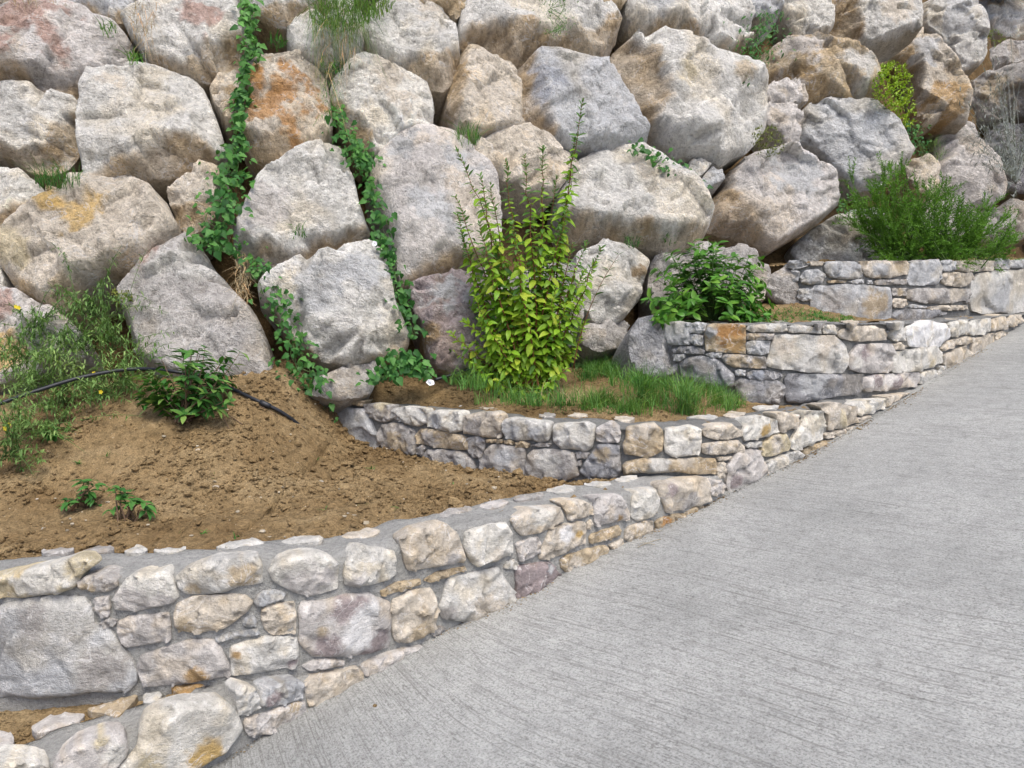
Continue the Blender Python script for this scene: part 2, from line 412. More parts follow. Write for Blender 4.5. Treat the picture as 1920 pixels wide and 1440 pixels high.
M['petal'] = plain('white_petal', (.82, .82, .84), .6)
M['yellow_petal'] = plain('yellow_petal', (.72, .58, .04), .6)
M['rust_leaf'] = plain('dry_rust_leaf', (.30, .10, .04), .7)

# ------------------------------------------------------------------ survey of the stones: outlines measured from the photograph, laid onto the surfaces above
FR = dict(A=(0,0,3),B=(640,0,3),C=(1280,0,3),D=(0,480,3),E=(640,480,3),F=(1280,480,3),G=(0,960,3),H=(640,960,3),X=(0,0,1),
          a=(0,1000,3.273),b=(560,700,4.8),c=(880,740,4.8),d=(1160,740,4.8),e=(1160,560,4.8),f=(1520,460,4.8),g=(400,960,4.8),h=(800,900,4.8))
def pts(fr, s):
    ox, oy, k = FR[fr]
    return [(ox + float(a) / k, oy + float(b) / k) for a, b in (q.split(',') for q in s.split())]
PAL = dict(g=(.47,.478,.48), G=(.29,.292,.30), w=(.655,.635,.575), c=(.58,.52,.43), t=(.47,.385,.265), o=(.45,.30,.14), p=(.565,.535,.503),
           s=(.32,.27,.265), n=(.57,.558,.518), k=(.40,.38,.355), y=(.62,.54,.37), O=(.44,.235,.085), W=(.78,.77,.75), R=(.42,.28,.23), B=(.22,.215,.225), Y=(.54,.37,.14), U=(.32,.225,.115), b=(.34,.36,.40))  # b is the bluish tone of shade laid into stone colours
# frame, outline, colour, (ridge kind, ridge points) or None, patches [(x,y,radius,colour)]
BOULDERS = [
('A','-60,0 300,-30 290,15 160,32 0,55 -60,60','c',None,[]),
('A','-60,120 0,62 110,45 280,48 400,85 520,115 590,190 700,215 745,290 735,400 690,452 600,465 500,485 480,560 330,548 150,510 -60,505','p',('b','-60,470 100,450 280,452 400,482 520,462 690,440'),[(150,170,150,'R'),(20,320,90,'R'),(330,340,70,'R')]),
('A','405,-40 410,40 430,75 500,90 590,130 680,150 740,130 760,60 740,-40','g',('b','420,50 520,60 650,110 740,100'),[]),
('A','915,-40 900,60 870,110 780,110 720,150 745,220 790,290 850,370 900,425 970,450 1100,455 1200,465 1290,430 1360,370 1375,310 1390,225 1375,160 1340,100 1320,-40','n',('b','800,300 860,365 950,370 1060,390 1200,310 1375,230'),[(1150,200,90,'R')]),
('A','1410,-40 1405,40 1440,110 1530,160 1630,165 1700,110 1800,60 1960,80 2000,-40','n',('b','1420,80 1530,90 1650,70 1800,40'),[]),
('A','1620,230 1650,170 1740,140 1900,130 2030,120 2050,200 2040,300 1960,370 1850,385 1740,370 1690,350 1640,300','n',None,[]),
('A','-60,520 60,512 200,530 330,580 440,600 470,640 460,720 445,800 440,880 380,945 290,985 200,975 120,930 50,890 -60,830','n',('b','-60,800 40,850 130,880 270,835 340,740 460,680'),[]),
('A','500,480 560,458 600,480 720,480 800,448 950,450 1000,470 1080,480 1140,540 1180,620 1215,720 1250,820 1255,890 1190,925 1100,945 1050,990 960,1000 840,1012 740,1022 620,1050 520,1050 490,980 468,860 468,760 475,640 480,560','n',('b','500,985 640,975 780,940 880,860 1000,812 1130,812 1235,860'),[(650,560,90,'c')]),
('A','1230,445 1330,430 1380,470 1380,620 1330,690 1290,700 1250,660 1200,580 1185,520','c',None,[(1330,600,70,'U')]),
('A','1390,440 1440,390 1520,375 1640,385 1720,385 1790,430 1830,490 1850,600 1860,720 1850,800 1780,850 1640,880 1530,900 1430,880 1385,840 1365,740 1370,600 1375,500','c',('b','1380,790 1480,822 1600,780 1740,812 1845,800'),[(1550,640,170,'O'),(1470,580,90,'O')]),
('A','-60,965 40,985 150,1000 220,1060 280,1130 290,1180 220,1230 130,1280 60,1310 -60,1400','w',('b','-60,1255 60,1215 150,1185 270,1150'),[]),
('A','25,1320 60,1282 140,1275 150,1290 90,1340 40,1365','t',None,[]),
('A','450,1070 550,1050 640,1055 720,1025 780,1050 830,1100 900,1140 950,1210 1000,1295 900,1390 830,1460 740,1530 620,1560 470,1600 400,1700 340,1735 210,1670 140,1630 40,1510 15,1440 60,1370 140,1300 230,1230 330,1160','c',('b','60,1510 200,1600 330,1640 470,1560 620,1520 800,1440'),[(500,1320,120,'Y'),(350,1240,70,'Y'),(120,1450,80,'y')]),
('A','1150,935 1240,965 1255,1000 1235,1130 1215,1220 1150,1290 1080,1325 1020,1290 990,1220 960,1110 1010,1060 1080,1020 1100,970','c',('b','975,1180 1050,1180 1130,1170 1235,1120'),[]),
('A','1770,880 1850,878 1915,900 1950,990 1980,1080 2030,1240 2055,1330 2010,1392 1860,1440 1680,1500 1515,1535 1400,1440 1335,1400 1330,1320 1345,1250 1400,1140 1440,1050 1470,1010 1560,960 1680,900','n',('b','1340,1385 1480,1400 1640,1425 1850,1350 2035,1300'),[(1450,1250,150,'p')]),
('B','290,-40 320,30 430,70 520,75 590,90 620,140 680,90 720,0 720,-40','t',None,[]),
('B','230,55 400,55 560,75 600,110 625,200 640,260 655,340 630,400 600,470 560,497 480,485 410,450 350,410 280,385 200,350 130,300 120,230 160,140 190,80','n',('b','130,270 210,325 310,388 400,385 490,385 570,365 645,325'),[(500,150,90,'c')]),
('B','740,-10 720,30 690,90 675,170 690,240 720,290 790,310 850,350 950,370 960,400 1020,385 1110,335 1200,340 1280,350 1380,410 1440,380 1500,310 1535,220 1525,120 1480,80 1400,60 1340,30 1300,-40 760,-40','n',('b','685,170 800,150 900,170 1050,205 1200,205 1350,228 1430,150 1515,110'),[]),
('B','1370,-40 1400,30 1480,65 1560,60 1610,0 1600,-40','t',None,[]),
('B','690,320 740,308 790,330 830,370 900,365 950,400 960,460 975,540 990,640 1000,740 950,755 880,775 800,780 720,770 670,720 640,650 600,600 605,500 630,420 660,360','c',('l','690,335 682,450 692,560 665,640 690,740'),[]),
('B','20,400 110,365 180,358 250,395 340,440 420,480 465,510 490,590 497,680 485,790 400,790 330,800 280,830 200,870 150,893 110,850 60,760 10,690 -20,640 -60,560 -40,480','w',('l','-30,600 60,665 130,720 175,790 205,860'),[(230,520,130,'c'),(300,640,100,'c')]),
('B','1030,370 1090,335 1180,335 1270,360 1340,400 1450,430 1490,500 1530,570 1580,630 1630,700 1680,780 1685,825 1600,855 1500,862 1380,855 1260,845 1180,810 1100,780 1010,740 990,640 985,540 970,450 1000,400','g',('l','1075,385 1110,500 1125,620 1150,720 1185,790'),[(1080,540,110,'b')]),  # bluish patch paints the shade of the left face into the colour
('B','1600,-40 1585,40 1590,120 1620,180 1680,215 1780,235 1900,250 2020,280 2130,320 2220,320 2260,260 2265,150 2255,60 2240,-40','n',('b','1595,130 1700,150 1800,150 1920,185 2050,250 2150,285 2255,240'),[(1700,70,80,'g')]),
('B','1560,290 1610,250 1750,240 1880,255 2000,265 2100,320 2160,330 2240,360 2310,440 2350,540 2365,620 2360,720 2310,800 2250,860 2170,890 2080,940 2020,910 1920,905 1870,900 1790,830 1750,760 1680,740 1620,680 1570,600 1520,520 1490,430 1500,360','n',('l','1650,262 1740,370 1790,470 1800,560 1785,660 1765,750'),[(1880,500,90,'y'),(2170,480,60,'t')]),
('B','280,830 350,810 480,800 600,820 700,880 760,960 820,1040 850,1100 870,1250 870,1380 850,1450 800,1490 640,1545 480,1575 350,1580 320,1500 300,1420 260,1300 220,1180 190,1100 175,1020 190,940 220,890','p',('b','330,1520 450,1480 600,1470 720,1460 850,1400'),[(300,900,100,'g'),(600,1000,120,'g'),(500,1300,120,'g')]),
('B','760,820 850,780 950,755 1010,755 1080,800 1180,840 1280,890 1350,920 1330,960 1270,1010 1220,1060 1180,1120 1080,1100 960,1060 850,1000 790,960 745,890','c',None,[]),
('B','1310,970 1400,920 1520,905 1640,900 1700,920 1770,930 1800,960 1850,1000 1920,1040 1980,1100 2010,1180 2050,1260 2030,1320 1980,1370 1900,1400 1780,1400 1650,1385 1540,1370 1430,1330 1320,1350 1250,1290 1200,1180 1230,1100 1280,1050','n',('b','1230,1230 1330,1280 1450,1280 1600,1300 1750,1320 1900,1330 2030,1270'),[(1700,1050,110,'c')]),
('C','320,-40 340,70 400,120 480,110 560,40 555,-40','g',None,[]),
('C','555,-40 560,120 600,190 640,235 720,225 800,200 830,170 832,100 815,-40','w',None,[]),
('C','820,-40 835,60 835,150 800,210 850,240 930,275 1020,285 1080,270 1150,235 1240,205 1320,180 1330,100 1325,-40','n',('l','990,-40 960,80 990,170 1000,260'),[(1180,120,80,'c')]),
('C','1345,40 1440,-10 1560,-10 1620,20 1680,90 1695,170 1680,260 1680,340 1650,380 1580,400 1540,412 1510,370 1470,310 1420,250 1370,210 1325,180 1330,90','n',None,[(1500,120,120,'g')]),
('C','1640,-40 1690,60 1700,150 1770,200 1850,235 1980,200 1980,-40','w',None,[]),
('C','430,330 500,300 580,260 670,240 780,235 880,250 960,285 1030,320 1080,370 1100,420 1100,465 1040,500 960,540 890,580 800,582 700,585 640,560 560,480 440,475 425,400','t',('b','430,440 540,400 640,400 720,440 800,520 880,560 1000,500 1095,440'),[(650,330,120,'p'),(950,430,90,'n')]),
('C','445,530 480,490 560,465 620,475 660,515 692,550 690,580 620,600 540,598 460,585','p',None,[]),
('C','455,605 540,600 620,605 640,650 655,690 640,770 630,850 590,840 540,780 480,720 450,690','p',None,[]),
('C','1020,300 1100,270 1180,230 1260,200 1310,190 1380,240 1440,290 1480,350 1530,420 1550,480 1580,540 1595,620 1575,700 1500,690 1430,680 1400,700 1340,715 1310,660 1300,560 1290,450 1200,380 1090,340','c',('l','1290,200 1290,300 1305,420 1310,560 1330,690'),[(1450,610,90,'o'),(1330,330,80,'g')]),
('C','700,620 800,590 920,590 1020,600 1100,650 1180,700 1230,760 1260,820 1280,860 1250,910 1190,970 1130,1020 1100,1080 960,1080 900,1040 850,1000 810,1000 780,930 720,880 640,860 625,840 640,750 650,660','g',None,[]),
('C','290,960 340,910 430,890 520,850 570,842 650,880 720,930 780,980 805,1040 840,1120 840,1160 800,1210 740,1260 650,1310 570,1360 470,1415 400,1380 300,1330 200,1310 150,1290 140,1200 170,1130 240,1060 250,1000','p',('l','310,940 265,1040 255,1110 320,1220 400,1340'),[(560,1050,140,'g')]),
('C','30,920 90,915 145,940 110,990 60,1015 20,1000','w',None,[]),
('C','150,958 210,985 225,1020 170,1050 110,1090 75,1060 110,1000','g',None,[]),
('C','1440,720 1540,695 1590,730 1630,790 1660,850 1700,900 1760,950 1805,1020 1800,1100 1700,1160 1560,1180 1440,1120 1400,1000 1410,880 1420,790','p',None,[]),
('C','1250,920 1380,890 1420,950 1430,1080 1350,1120 1280,1050 1230,980','c',None,[]),
('C','1600,490 1680,430 1800,400 1980,330 1980,650 1850,660 1700,690 1610,680 1590,600','k',None,[(1720,560,70,'t')]),
('C','1690,780 1760,730 1980,700 1980,900 1850,930 1780,910 1700,860','G',None,[]),
('C','1730,905 1850,945 1980,915 1980,1090 1830,1090 1790,1000','B',None,[]),
('C','1700,300 1800,245 1980,235 1980,320 1800,385 1700,415','k',None,[]),
('C','600,1420 640,1360 720,1300 820,1240 950,1200 1060,1190 1150,1300 1200,1400 1200,1500 900,1510 620,1500','g',None,[(950,1330,80,'c')]),
('C','1195,1200 1330,1140 1470,1160 1560,1230 1700,1210 1800,1160 1900,1180 1980,1150 1980,1330 1700,1380 1400,1400 1220,1380','k',None,[]),
('D','-60,225 60,220 150,235 230,290 330,320 420,400 500,500 480,600 300,640 120,710 -60,740','p',None,[(40,600,110,'Y'),(40,300,80,'R')]),
('D','-60,0 20,-20 35,60 45,140 40,200 -60,218','n',None,[]),
('D','1030,-130 1080,-100 1140,0 1200,100 1280,190 1380,290 1450,370 1490,480 1510,640 1520,740 1400,800 1200,760 1000,720 850,640 780,480 720,330 720,280 760,230 790,120 850,20 960,-90','k',None,[(900,90,90,'R'),(1100,150,150,'n')]),
('X','520,515 560,500 600,492 650,475 690,465 712,480 728,530 740,580 755,610 763,640 745,660 700,675 640,690 610,675 570,650 540,620 515,580 490,560 487,545 500,530','n',('b','500,560 530,590 580,648 640,676 690,660 755,625'),[(600,560,45,'g'),(680,540,50,'g')]),
('X','768,560 775,535 810,525 850,518 910,515 920,600 910,680 850,700 815,690 800,650 785,610','s',None,[(830,560,35,'g'),(800,640,20,'U')]),
('X','578,745 590,715 640,695 705,685 712,700 690,745 640,755','k',None,[]),
('X','1080,480 1130,462 1190,465 1215,490 1200,530 1190,570 1160,605 1110,610 1080,560','n',None,[(1190,520,25,'U')]),
('X','1190,605 1225,598 1242,620 1255,660 1262,700 1230,710 1185,700 1172,640','G',None,[]),
('X','1440,520 1480,498 1490,520 1494,545 1500,572 1460,576 1425,545','k',None,[]),
('X','1222,490 1300,468 1400,476 1436,520 1420,575 1300,590 1215,580','k',None,[]),
('X','905,560 960,520 1040,500 1085,520 1085,600 1060,660 960,680 915,640','k',None,[]),
('X','1090,615 1130,606 1168,612 1170,650 1120,665 1085,650','k',None,[]),
# beyond the edges of the picture
('X','-260,30 -150,0 -45,20 -25,110 -40,165 -130,180 -240,150','n',('b','-240,130 -130,140 -30,130'),[]),
('X','-230,190 -120,195 -35,180 -15,240 -50,300 -160,320 -240,270','c',('b','-230,260 -130,280 -30,250'),[]),
('X','-220,330 -110,320 -30,340 -25,430 -90,470 -210,450','g',None,[]),
('X','-240,470 -110,485 -30,480 -25,560 -60,690 -200,700 -260,600','p',None,[]),
('X','-500,20 -380,-20 -280,30 -270,150 -360,190 -490,160','n',None,[]),
('X','-480,200 -350,205 -255,190 -250,300 -340,340 -470,320','c',None,[]),
('X','-490,350 -360,350 -240,340 -230,450 -320,500 -470,480','g',None,[]),
('X','-500,510 -370,510 -270,500 -280,680 -420,720 -520,640','n',None,[]),
('X','1985,20 2080,-20 2180,30 2190,140 2090,180 1990,140','g',None,[]),
('X','1975,190 2080,190 2190,170 2210,280 2110,320 1980,300','n',None,[]),
('X','1985,330 2090,330 2190,330 2190,430 2080,470 1985,450','p',None,[]),
('X','2210,40 2320,10 2420,60 2410,200 2300,250 2220,170','c',None,[]),
('X','2220,270 2330,270 2420,230 2420,400 2330,440 2220,420','n',None,[]),
('X','-180,-170 -60,-190 40,-150 90,-40 20,-22 -140,-15','n',None,[]),
('X','90,-180 200,-190 260,-140 250,-30 180,-25 110,-50','g',None,[]),
('X','270,-170 400,-190 470,-130 450,-25 320,-20 265,-60','p',None,[]),
('X','490,-150 610,-180 720,-140 720,-30 600,-25 490,-30','c',None,[]),
('X','740,-190 850,-180 890,-90 870,-30 760,-25 735,-90','n',None,[]),
('X','900,-170 1030,-180 1100,-120 1080,-30 960,-25 900,-60','g',None,[]),
('X','1110,-160 1230,-190 1330,-130 1320,-30 1200,-25 1110,-50','n',None,[]),
('X','1350,-180 1480,-170 1550,-110 1540,-25 1430,-25 1350,-50','c',None,[]),
('X','1570,-180 1700,-190 1760,-110 1730,-25 1600,-25','n',None,[]),
('X','1780,-170 1900,-180 1980,-100 1960,-25 1840,-20 1770,-60','w',None,[]),
]
BOULDER_LABEL = {1:'pale boulder with red-brown stains at the left edge of the bank', 9:'boulder with a bright rust-orange patch', 12:'large cream boulder with yellow ochre streaks', 32:'long reddish-brown boulder with a hollow below', 21:'blue-grey wedge-shaped boulder'}
# terrace wall stones: frame, outline, colour, patches
WS = {
1: [('a','860,1180 900,1110 960,1070 1100,1040 1320,1015 1380,1040 1430,1100 1475,1190 1440,1250 1380,1320 1290,1380 1200,1440 1100,1500 740,1500 720,1440 790,1370 850,1290','w',[(1260,1330,90,'Y'),(900,1400,80,'y')]),
 ('a','350,1400 480,1290 640,1230 760,1225 785,1310 770,1360 720,1420 680,1500 330,1500 335,1420','p',[(620,1260,30,'y'),(700,1330,60,'w')]),
 ('a','-60,1390 100,1390 220,1400 295,1420 300,1520 -60,1520','w',[]),
 ('G','1320,1010 1360,970 1420,980 1450,1040 1450,1095 1390,1130 1335,1135 1325,1080','n',[]),
 ('G','1455,1060 1480,1000 1560,960 1660,940 1700,960 1690,1040 1600,1070 1500,1090 1460,1085','g',[(1520,1050,50,'s')]),
 ('G','1365,1180 1380,1150 1500,1120 1600,1080 1700,1060 1715,1130 1640,1190 1500,1240 1390,1250 1370,1220','p',[(1640,1090,40,'t')]),
 ('G','1700,970 1760,930 1900,890 2000,870 2030,900 2040,960 1900,1040 1760,1100 1730,1080 1720,1010','c',[(1725,1030,20,'k')]),
 ('H','115,865 200,820 330,770 430,745 435,790 330,850 200,905 130,915','p',[]),
 ('X','-130,1400 -40,1410 -25,1500 -120,1520','n',[]), ('X','-260,1440 -150,1420 -140,1540 -250,1560','c',[])],
2: [('a','-60,260 40,240 130,220 270,200 370,165 470,140 545,145 590,180 520,235 480,310 400,345 280,365 150,382 0,370 -60,360','y',[(300,250,160,'w')]),
 ('a','500,290 540,255 620,240 730,270 735,310 680,345 590,350 510,320','k',[(560,320,40,'t')]),
 ('a','710,400 740,340 790,270 850,235 950,235 1020,220 1060,250 1080,310 1100,370 1070,410 960,440 830,460 730,455','w',[(850,420,110,'p'),(1000,410,70,'p')]),
 ('G','1005,350 1060,310 1200,260 1440,240 1465,290 1465,390 1340,410 1250,440 1060,450 1015,410','n',[(1380,340,70,'t'),(1100,420,40,'t')]),
 ('G','1510,320 1560,270 1650,235 1780,222 1850,245 1890,290 1885,420 1740,462 1650,440 1540,380','w',[(1700,410,130,'p'),(1830,350,60,'p')]),
 ('g','1165,560 1180,450 1245,350 1320,300 1420,320 1600,345 1620,420 1620,550 1540,600 1400,640 1260,655 1175,640','w',[(1250,600,80,'p')]),
 ('H','320,150 420,90 560,55 640,120 680,230 685,265 550,295 370,322 335,230','c',[(260,160,60,'t'),(600,270,60,'p')]),
 ('a','-60,470 0,450 120,420 260,390 420,395 540,390 580,440 600,550 680,590 720,650 800,750 840,810 845,880 800,935 700,955 600,945 480,975 350,985 230,990 100,970 -60,990','g',[(420,430,140,'n'),(250,500,90,'k'),(650,800,120,'k')]),
 ('a','590,390 680,375 690,440 680,500 640,510 600,460','p',[]),
 ('a','620,540 680,505 735,525 710,560 650,570','k',[]),
 ('a','735,590 745,530 800,500 900,490 1040,480 1055,560 1055,640 950,660 800,685 760,660','p',[(900,600,60,'k')]),
 ('a','1080,490 1100,420 1200,375 1350,365 1500,370 1540,410 1520,460 1450,520 1380,570 1200,595 1110,575 1085,550','c',[(1150,560,60,'t')]),
 ('a','860,800 880,740 1000,700 1150,650 1300,640 1350,690 1400,790 1420,850 1300,880 1150,900 900,925 880,870','p',[(1220,845,60,'o'),(930,780,60,'k')]),
 ('G','1300,760 1310,740 1500,690 1660,700 1670,790 1665,850 1500,880 1400,900 1310,905','n',[(1330,780,25,'o'),(1640,830,30,'s')]),
 ('G','1215,700 1300,670 1440,645 1460,680 1330,700 1230,725','g',[]),
 ('g','360,790 400,730 450,695 560,690 640,720 620,770 520,810 440,835 380,820','g',[]),
 ('g','430,950 440,850 560,810 720,800 735,900 730,1060 620,1085 530,1090 460,1030','c',[]),
 ('g','260,980 290,930 350,910 385,950 390,1010 330,1020 270,1010','g',[]),
 ('g','770,860 800,800 1000,780 1200,735 1370,725 1440,770 1560,800 1570,950 1560,1120 1540,1200 1400,1250 1250,1265 1050,1275 900,1270 820,1210 770,1150 775,1000','p',[(1140,860,130,'s'),(1300,800,90,'s'),(1000,1190,130,'s'),(1400,1180,150,'s'),(1280,1020,170,'W'),(1290,1130,110,'W'),(1390,840,90,'W'),(960,1040,50,'t')]),
 ('H','270,540 280,490 380,440 490,425 520,480 530,560 510,650 440,700 360,725 290,710 275,650','c',[(420,660,60,'t')]),
 ('H','215,440 300,390 430,370 435,400 350,430 220,465','t',[]),
 ('H','455,375 530,330 680,300 690,320 600,355 490,390','t',[]),
 ('H','685,190 690,110 750,85 870,60 910,55 945,110 950,220 850,270 740,290 700,240','w',[(850,250,60,'c')]),
 ('H','540,530 570,480 580,400 600,370 720,340 860,300 910,380 960,460 950,500 860,560 730,615 640,600 560,580','n',[(800,550,110,'c'),(580,560,60,'k')]),
 ('h','20,1370 100,1300 150,1320 100,1380 40,1390','k',[]),
 ('h','680,780 700,730 770,705 800,740 790,790 700,795','n',[]),
 ('h','785,820 800,770 900,750 1080,730 1130,790 1180,850 1100,930 950,1020 810,1070 785,1050 790,930','s',[(1080,790,50,'g')]),
 ('h','785,570 830,540 980,505 1005,560 1000,640 930,690 820,725 800,650','p',[]),
 ('h','1060,510 1100,430 1250,385 1390,370 1410,450 1405,560 1300,600 1200,660 1060,705 1000,700 1000,650','c',[(1230,480,90,'W'),(1350,470,40,'Y')]),
 ('h','740,360 800,310 900,260 1170,240 1200,300 1205,360 1120,410 980,470 840,490 790,430','c',[(1000,300,120,'w')]),
 ('h','1190,200 1300,180 1400,180 1470,230 1475,290 1400,330 1260,355 1230,280','c',[]),
 ('h','1480,160 1600,140 1720,130 1770,200 1805,300 1800,340 1640,375 1500,405 1490,280','p',[(1710,325,40,'o')]),
 ('h','1420,380 1460,345 1480,390 1450,440 1420,435','c',[]),
 ('h','1450,510 1470,480 1700,400 1725,440 1720,490 1580,540 1455,560','t',[]),
 ('h','1190,710 1220,680 1400,620 1580,580 1610,600 1590,660 1480,740 1380,810 1250,825 1200,780','t',[(1300,740,80,'c')]),
 ('h','1620,580 1740,520 1765,590 1690,630 1650,620','c',[]),
 ('c','1390,1210 1420,1180 1560,1130 1630,1130 1630,1230 1500,1300 1420,1320 1380,1290','c',[(1480,1240,60,'t')]),
 ('c','1450,920 1480,860 1650,840 1690,930 1670,1040 1600,1100 1500,1130 1440,1090 1440,1000','w',[]),
 ('d','310,1140 340,1110 480,1070 570,1065 575,1110 470,1160 350,1210 320,1190','t',[(400,1140,60,'O')]),
 ('d','580,1060 650,1010 740,990 740,1020 660,1070 590,1090','t',[]),
 ('d','345,830 370,800 480,780 620,750 770,745 795,800 800,950 720,985 560,1020 410,1045 380,960 350,900','c',[(420,850,70,'s'),(600,980,120,'k')]),
 ('d','800,760 900,770 945,820 920,870 850,910 805,900','p',[]),
 ('g','795,1365 900,1315 1050,1300 1160,1325 1160,1370 1000,1390 850,1410','p',[]),
 ('X','-200,1085 -100,1080 -30,1090 -25,1140 -120,1150 -200,1140','c',[]), ('X','-190,1165 -60,1160 -30,1240 -60,1300 -190,1300','n',[]),
 ('X','-360,1100 -220,1095 -210,1180 -350,1190','n',[]), ('X','-350,1205 -210,1200 -205,1310 -340,1320','c',[])],
3: [('b','330,250 450,242 600,245 580,295 470,275 330,285','t',[]),  # curved-in stones of this wall carry shade in their grey colours
 ('b','345,300 460,320 590,320 630,390 680,500 730,640 700,670 580,690 500,670 400,620 350,600 340,420','g',[(400,400,60,'k')]),
 ('b','590,280 700,270 830,285 835,330 840,420 790,440 720,430 650,390 620,350','k',[(750,290,60,'y')]),
 ('b','840,340 870,310 1000,300 1150,320 1155,440 1080,475 990,455 900,420 840,390','n',[(1000,315,90,'w')]),
 ('b','1165,360 1260,335 1470,340 1480,400 1480,510 1400,530 1260,505 1165,460','w',[(1250,430,90,'g')]),
 ('b','1490,420 1510,380 1640,350 1780,345 1835,380 1835,450 1825,570 1700,570 1580,550 1500,530','c',[(1600,480,90,'k')]),
 ('b','720,540 760,460 860,445 950,470 1040,520 1070,630 1055,720 1000,730 880,700 770,680 730,610','k',[(880,590,90,'t'),(960,650,60,'t')]),
 ('b','1060,560 1110,500 1250,510 1450,555 1525,590 1525,685 1400,680 1200,655 1080,620','t',[(1200,600,100,'k')]),
 ('b','1065,670 1120,640 1150,670 1120,740 1065,720','k',[]),
 ('b','1120,750 1170,690 1300,690 1480,710 1570,770 1590,850 1560,930 1480,920 1380,880 1250,870 1180,810','k',[(1480,800,80,'n')]),
 ('b','1530,580 1620,565 1685,600 1680,680 1650,755 1580,755 1540,710','k',[]),
 ('b','1690,590 1840,590 1840,625 1700,620','t',[]),
 ('c','315,410 360,400 405,425 395,450 320,440','t',[]), ('c','415,430 480,415 545,440 530,475 420,470','t',[]), ('c','560,455 640,430 740,440 720,465 620,470','k',[]),
 ('c','300,260 330,225 400,205 560,225 735,250 735,340 710,410 620,425 560,400 430,410 340,380 310,330','n',[(400,330,90,'g'),(600,330,60,'g')]),
 ('c','755,310 770,265 900,260 1050,250 1130,290 1130,370 1100,470 1050,500 930,485 820,470 765,420','n',[(1000,350,110,'w')]),
 ('c','1140,330 1150,295 1270,240 1340,290 1360,340 1350,420 1250,430 1150,415','p',[]),
 ('c','110,600 150,500 210,450 320,455 500,485 500,600 490,720 400,725 270,700 140,690 100,660','k',[(330,560,100,'g'),(420,640,60,'c')]),
 ('c','510,640 530,540 580,500 700,490 860,500 940,530 960,620 985,720 900,755 700,760 560,765 500,765','k',[(700,620,130,'n')]),
 ('c','960,520 1030,505 1085,530 1060,570 970,575','k',[]), ('c','955,600 1010,585 1010,640 960,645','k',[]),
 ('c','995,690 1040,610 1100,530 1170,450 1250,440 1350,470 1355,600 1370,680 1320,745 1200,750 1060,740','G',[(1210,540,80,'t'),(1310,560,50,'k')]),
 ('d','40,450 70,390 70,300 180,275 320,258 380,310 395,420 385,500 280,555 150,540 50,520','t',[(220,280,120,'c')]),
 ('d','415,420 420,310 540,300 660,280 735,310 735,420 720,530 600,545 490,555 420,510','w',[(600,500,80,'n')]),
 ('d','760,320 870,270 1000,255 1050,300 1100,320 1100,370 980,400 850,395 765,370','c',[]),
 ('d','745,470 770,440 900,420 1060,410 1110,460 1105,510 960,530 850,540 760,520','c',[(800,490,50,'k')]),
 ('d','1110,330 1160,210 1280,195 1410,230 1420,330 1330,370 1200,400 1130,415','w',[(1285,310,60,'Y'),(1330,290,40,'Y')]),
 ('d','1400,165 1480,155 1600,180 1620,250 1590,290 1450,335 1430,240','c',[]),
 ('d','1540,420 1600,320 1650,230 1660,150 1820,155 1840,250 1820,390 1720,440 1600,490 1550,480','w',[]),
 ('d','1270,510 1300,420 1400,360 1490,355 1530,430 1520,490 1400,545 1320,555 1280,540','y',[(1400,450,90,'c')]),
 ('d','1130,450 1180,425 1280,420 1280,465 1200,480 1140,470','n',[]),
 ('d','50,640 80,600 250,570 500,575 700,565 850,575 865,640 850,700 700,715 500,690 380,700 200,700 60,720','t',[(350,610,110,'n'),(600,600,80,'c')]),
 ('d','880,565 1000,550 1040,570 960,590 890,595','c',[]), ('d','870,680 890,610 940,605 960,680 940,740 890,755','c',[]),
 ('d','965,640 1010,590 1060,520 1180,495 1260,510 1290,590 1320,660 1335,700 1250,760 1150,800 1060,850 980,855 970,790 985,700','p',[(1020,780,70,'s')]),
 ('d','1310,610 1420,560 1600,500 1640,530 1620,570 1500,640 1420,690 1350,705 1330,650','n',[]),
 ('d','1645,500 1720,460 1850,415 1930,400 1930,440 1800,500 1670,545','t',[]),
 ('F','740,835 850,825 960,850 970,930 890,965 815,975 810,890','c',[(880,900,50,'y')]),
 ('F','790,1000 900,970 905,1000 800,1025','c',[]), ('F','915,970 985,945 990,970 920,1000','c',[]),
 ('F','970,840 1000,815 1130,800 1125,850 1060,880 985,895','w',[]), ('F','975,910 1050,895 1050,920 980,940','c',[]), ('F','1060,900 1110,880 1100,895 1065,910','t',[]),
 ('F','1130,790 1270,770 1220,800 1140,850','c',[])],
4: [('e','390,270 430,215 530,205 635,225 640,330 635,415 540,415 460,410 420,340','g',[(560,280,60,'n')]),  # curved-in left stones: shade is kept in their bluish dark colours
 ('e','640,230 700,210 785,225 780,290 740,312 645,305','g',[]), ('e','645,325 700,318 760,335 760,420 690,420 650,390','g',[]),
 ('e','780,300 810,240 850,228 1130,235 1135,360 1135,490 980,480 860,470 785,460','t',[(1010,330,130,'O'),(1050,420,90,'o'),(830,300,50,'g')]),
 ('e','1150,280 1170,245 1290,230 1500,225 1510,290 1400,300 1200,300','n',[(1250,260,60,'c')]), ('e','1145,335 1160,310 1395,315 1380,365 1200,370 1150,365','k',[(1200,340,50,'t')]),
 ('e','1140,400 1200,375 1360,385 1345,480 1280,510 1160,490','g',[]), ('e','485,460 560,430 680,430 775,465 760,500 620,500 500,485','G',[]),
 ('e','780,500 840,480 930,490 920,530 830,530','g',[]), ('e','500,500 600,500 600,530 550,565 500,560','g',[]),
 ('e','930,530 960,500 1100,505 1315,525 1320,630 1180,620 1040,615 960,580','k',[(1050,570,80,'t'),(1230,600,60,'t')]),
 ('e','560,580 640,530 740,515 860,540 950,600 1030,680 1035,780 950,820 850,800 780,770 680,730 570,680','G',[]),
